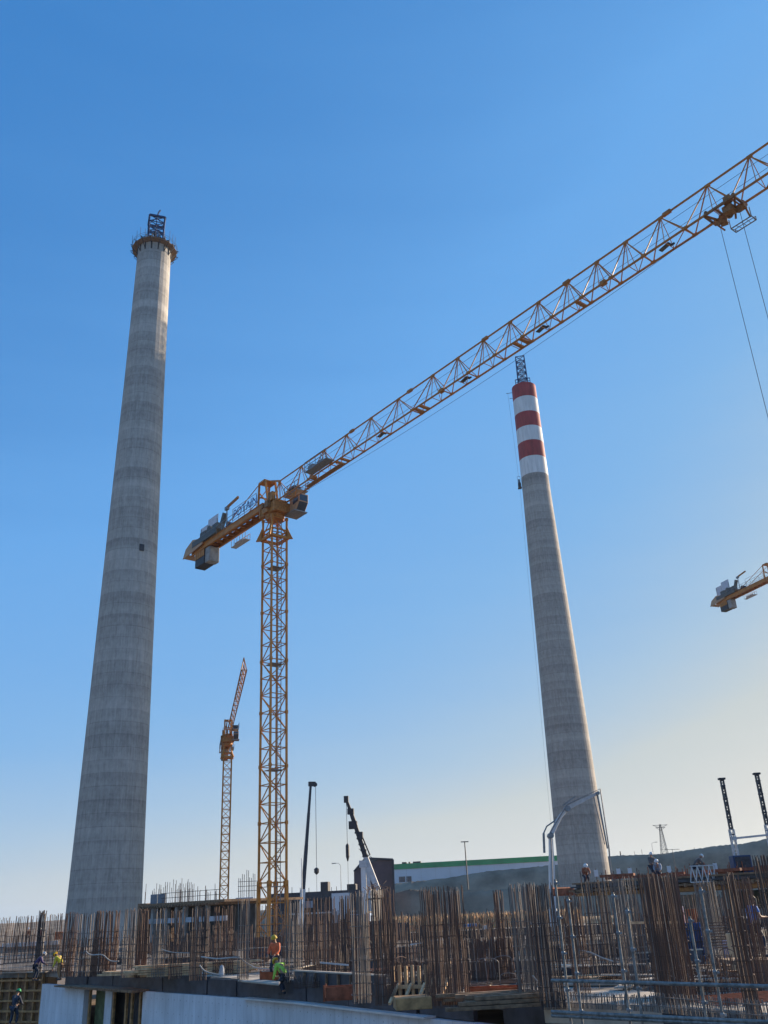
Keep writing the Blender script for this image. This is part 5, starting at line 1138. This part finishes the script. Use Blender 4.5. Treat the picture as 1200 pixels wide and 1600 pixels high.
# ------------------------------------------------------------------ people
def skin_part(name, V_, E_, R_, m, parent, root=0, sub=1):
    me = bpy.data.meshes.new(name); me.from_pydata([tuple(v) for v in V_], E_, []); me.materials.append(m)
    o = bpy.data.objects.new(name, me); COL.objects.link(o); o.parent = parent
    md = o.modifiers.new('skin', 'SKIN'); md.use_smooth_shade = True
    for k, r in enumerate(R_): me.skin_vertices[0].data[k].radius = (r, r) if not isinstance(r, tuple) else r; me.skin_vertices[0].data[k].use_root = (k == root)
    sb = o.modifiers.new('subsurf', 'SUBSURF'); sb.levels = sub; sb.render_levels = sub
    return o
def person(label, loc, face, pose, top, trousers, helmet, vest=None, hair=None):
    """pose: joints in metres, x right, y forward, z up"""
    t = thing('person', label, 'person', loc, -face)
    P = {k: Vector(v) for k, v in pose.items()}
    pel, ch, nk, hd = P['pelvis'], P['chest'], P['neck'], P['head']; up = (hd - nk).normalized(); fwd = P.get('look', Vector((0, 1, 0)))
    fwd = (fwd - up * fwd.dot(up)).normalized()
    Vv = [pel, (pel + ch) / 2, ch, nk, nk + (hd - nk) * .35, hd, hd + up * .09, hd + fwd * .085 - up * .02]
    Ee = [(0, 1), (1, 2), (2, 3), (3, 4), (4, 5), (5, 6), (5, 7)]; Rr = [.14, .125, .15, .07, .058, .082, .078, .02]
    cloth_v, cloth_e, cloth_r = [pel - (ch - pel) * .05, (pel + ch) / 2, ch, nk - (nk - ch) * .2], [(0, 1), (1, 2), (2, 3)], [.165, .155, .175, .09]
    tv, te, tr_ = [pel], [], [.165]
    for sd_, s_ in (('l', -1), ('r', 1)):
        sh, el, wr, ha = P['sh_' + sd_], P['el_' + sd_], P['wr_' + sd_], P['ha_' + sd_]
        i = len(Vv); Vv += [sh, el, wr, (wr + ha) / 2]; Ee += [(2, i), (i, i + 1), (i + 1, i + 2), (i + 2, i + 3)]; Rr += [.062, .045, .03, .034]
        d = (ha - wr).normalized(); side = d.cross(Vector((0, 0, 1)) if abs(d.z) < .9 else Vector((0, 1, 0))).normalized(); dn = d.cross(side)
        for q, ln in enumerate((.075, .085, .08, .065)):
            k = len(Vv); r0 = (wr + ha) / 2 + d * .035 + side * (q - 1.5) * .021; Vv += [r0, r0 + d * ln * .6 + dn * .01, r0 + d * ln + dn * .035]; Ee += [(i + 3, k), (k, k + 1), (k + 1, k + 2)]; Rr += [.011, .009, .008]
        k = len(Vv); r0 = (wr + ha) / 2 - d * .01 - side * .035; Vv += [r0, r0 + d * .045 - side * .02]; Ee += [(i + 3, k), (k, k + 1)]; Rr += [.013, .01]
        j = len(cloth_v); cloth_v += [sh, sh * .35 + el * .65 if vest == 'short' else el]; cloth_e += [(2, j), (j, j + 1)]; cloth_r += [.085, .068]
        if vest != 'short': cloth_v.append(wr); cloth_e.append((j + 1, j + 2)); cloth_r.append(.048)
        hp, kn, an, to = P['hip_' + sd_], P['kn_' + sd_], P['an_' + sd_], P['toe_' + sd_]
        i = len(Vv); Vv += [hp, kn, an, to]; Ee += [(0, i), (i, i + 1), (i + 1, i + 2), (i + 2, i + 3)]; Rr += [.09, .058, .042, .035]
        j = len(tv); tv += [hp, kn, an + (kn - an) * .12]; te += [(0, j), (j, j + 1), (j + 1, j + 2)]; tr_ += [.11, .078, .066]
        fd = (to - an); fd.z = 0; fd.normalize(); MB().box((an * .45 + to * .55) + Vector((0, 0, -.01)), (.10, .27, .09), rz=atan2(fd.y, fd.x) - pi / 2).build('boot', m_black, t, bevel=.03)
    skin_part('body', Vv, Ee, Rr, m_skin, t); skin_part('jacket' if vest != 'short' else 'shirt', cloth_v, cloth_e, cloth_r, top, t); skin_part('trousers', tv, te, tr_, trousers, t)
    # helmet or hair, tilted with the head
    q = up.to_track_quat('Z', 'Y').to_matrix(); c = hd + up * .045
    b = MB(); prof = [(.0, .150), (.012, .150), (.02, .125), (.06, .12), (.10, .098), (.13, .06), (.145, .012)] if helmet else [(-.06, .085), (0, .1), (.05, .1), (.09, .075), (.115, .02)]
    b.lathe(prof, 16); b.v = [tuple(c + q @ Vector(v) + fwd * (.012 if helmet else -.015)) for v in b.v]; b.build('helmet' if helmet else 'hair', helmet or m_black, t, smooth=False)
    for s_ in (-1, 1):
        sdv = up.cross(fwd) * s_; MB().box(hd + fwd * .078 + sdv * .03 + up * .015, (.018, .012, .010)).build('eye', m_black, t)
    MB().box(hd + fwd * .08 - up * .05, (.04, .012, .008)).build('mouth', mat('lips', (.25, .1, .08), .6), t)
    return t
def stand(lean=0., arms='work', crouch=0.):
    """lean = forward bend of the trunk in radians"""
    hz_ = .92 - crouch; c, s_ = cos(lean), sin(lean)
    def tr(x, y, z): return (x, y * c + z * s_ - crouch * .25, hz_ + z * c - y * s_)
    P = dict(pelvis=(0, -crouch * .25, hz_), chest=tr(0, 0, .38), neck=tr(0, .0, .56), head=tr(0, .03, .70))
    for sd_, k in (('l', -1), ('r', 1)):
        P['sh_' + sd_] = tr(k * .19, 0, .49)
        if arms == 'work': sh = Vector(P['sh_' + sd_]); P['el_' + sd_] = tuple(sh + Vector((k * .05, .10, -.26))); P['wr_' + sd_] = tuple(sh + Vector((-k * .02, .32, -.38))); P['ha_' + sd_] = tuple(sh + Vector((-k * .05, .46, -.46)))
        elif arms == 'down': sh = Vector(P['sh_' + sd_]); P['el_' + sd_] = tuple(sh + Vector((k * .04, .02, -.29))); P['wr_' + sd_] = tuple(sh + Vector((k * .03, .12, -.53))); P['ha_' + sd_] = tuple(sh + Vector((k * .02, .17, -.69)))
        else: sh = Vector(P['sh_' + sd_]); P['el_' + sd_] = tuple(sh + Vector((k * .06, .06, -.27))); P['wr_' + sd_] = tuple(sh + Vector((-k * .03, .28, -.28))); P['ha_' + sd_] = tuple(sh + Vector((-k * .1, .42, -.27)))
        P['hip_' + sd_] = (k * .10, -crouch * .25, hz_ - .06); P['kn_' + sd_] = (k * .13, .06 + crouch * .55 + (.12 if k > 0 else 0), .50 - crouch * .35 + .02)
        P['an_' + sd_] = (k * .13, -.02 + (.10 if k > 0 else -.06), .09); P['toe_' + sd_] = (k * .16, .15 + (.10 if k > 0 else -.06), .055)
    return P
m_hiv_o = mat('orange_hi_vis', (.75, .16, .06), .7, var=.15, scale=6); m_hiv_g = mat('lime_hi_vis', (.38, .70, .10), .7, var=.15, scale=6); m_hiv_y = mat('yellow_hi_vis', (.75, .62, .06), .7, var=.15, scale=6)
m_jean = mat('dark_trousers', (.035, .045, .07), .85, var=.3, scale=6); m_tshirt = mat('blue_shirt', (.035, .17, .50), .8, var=.15, scale=5); m_purple = mat('purple_jacket', (.07, .05, .13), .8, var=.2)
m_hy = mat('yellow_helmet', (.62, .42, .04), .4, var=.05); m_hw = mat('white_helmet', (.7, .7, .7), .4, var=.05); m_hg = mat('green_helmet', (.03, .35, .12), .4, var=.05); m_greyj = mat('grey_workwear', (.12, .11, .11), .85, var=.2)
def put(px, py, D, z=None): p = AT(px, py, D=D); return (p.x, p.y, p.z if z is None else z)
person('worker in an orange jacket and yellow helmet standing in front of the largest crane base', put(430.5, 1534, 43.5, S), R(200), stand(.15, 'work'), m_hiv_o, m_jean, m_hy)
person('worker in a lime green vest and yellow helmet bending down beside the orange one', put(444, 1554, 42.0), R(-55), stand(.75, 'down', .18), m_hiv_g, m_jean, m_hy)
person('worker in yellow with lit orange trousers bending at the end of the pale wall', put(94, 1532, 62.5), R(-70), stand(.7, 'down', .05), m_hiv_y, mat('tan_trousers', (.40, .22, .10), .8, var=.2), m_hy)
person('worker in a purple jacket and white helmet leaning over the yellow formwork', put(53, 1533, 65), R(70), stand(.6, 'work', .05), m_purple, m_jean, m_hw)
person('worker with a green helmet and dark clothes low in front of the yellow formwork', put(19, 1604, 58), R(20), stand(.2, 'work'), m_jean, m_jean, m_hg)
person('bareheaded man in a blue shirt standing at the right edge among the bars', (AT(1187, 1497, D=32.5).x, AT(1187, 1497, D=32.5).y, MZ), R(75), stand(.12, 'front'), m_tshirt, m_jean, None, vest='short')
person('worker in grey standing tallest on the raised deck behind the bars', put(1022, 1376, 67), R(160), stand(.1, 'work'), m_greyj, m_jean, m_hw)
person('worker in pale blue crouching next to the standing grey worker on the deck', put(1031, 1377, 67), R(200), stand(.5, 'work', .3), mat('pale_blue_shirt', (.25, .32, .42), .8, var=.1), m_jean, m_hw)
person('worker in rusty clothes crouching at the left end of the raised deck', put(917, 1382, 66), R(180), stand(.6, 'work', .35), m_rust, m_jean, m_hw)
person('worker in white bending on the deck by the pale trestle', put(1090, 1372, 63), R(90), stand(.7, 'work', .2), m_greyj, m_jean, m_hw)
person('distant worker in a red vest at the white barrier, left one of two', put(43, 1476, 122), R(180), stand(.1, 'work'), m_rust, m_jean, m_hw)
person('distant worker in a pink vest at the white barrier, right one of two', put(60, 1476, 122), R(150), stand(.1, 'down'), mat('pink_vest', (.55, .2, .2), .8, var=.1), m_jean, m_hw)
p = AT(19, 1603, D=58); o = thing('scaffold_board', 'board on brackets carrying the green helmeted worker', 'scaffold', (p.x, p.y, 0)); MB().box((0, 0, p.z - .04), (3, .7, .06)).build('board', m_woodo, o)
for x in (-1.3, 1.3): MB().tube([(x, 0, 0), (x, 0, p.z - .08)], .04, 6).build('post', m_gsteel, o)

# ------------------------------------------------------------------ the air: thin summer haze round the whole place
hm = bpy.data.materials.new('haze_air'); hm.use_nodes = True; t_ = hm.node_tree; t_.nodes.clear()
pv = t_.nodes.new('ShaderNodeVolumePrincipled'); pv.inputs['Color'].default_value = (.62, .78, 1, 1); pv.inputs['Density'].default_value = .00008; pv.inputs['Anisotropy'].default_value = .2
ou = t_.nodes.new('ShaderNodeOutputMaterial'); t_.links.new(pv.outputs[0], ou.inputs['Volume'])
o = MB().span((-6100, -700, -2), (6100, 9100, 190)).build('haze', hm, origin=(0, 0, -2)); tag(o, kind='stuff')
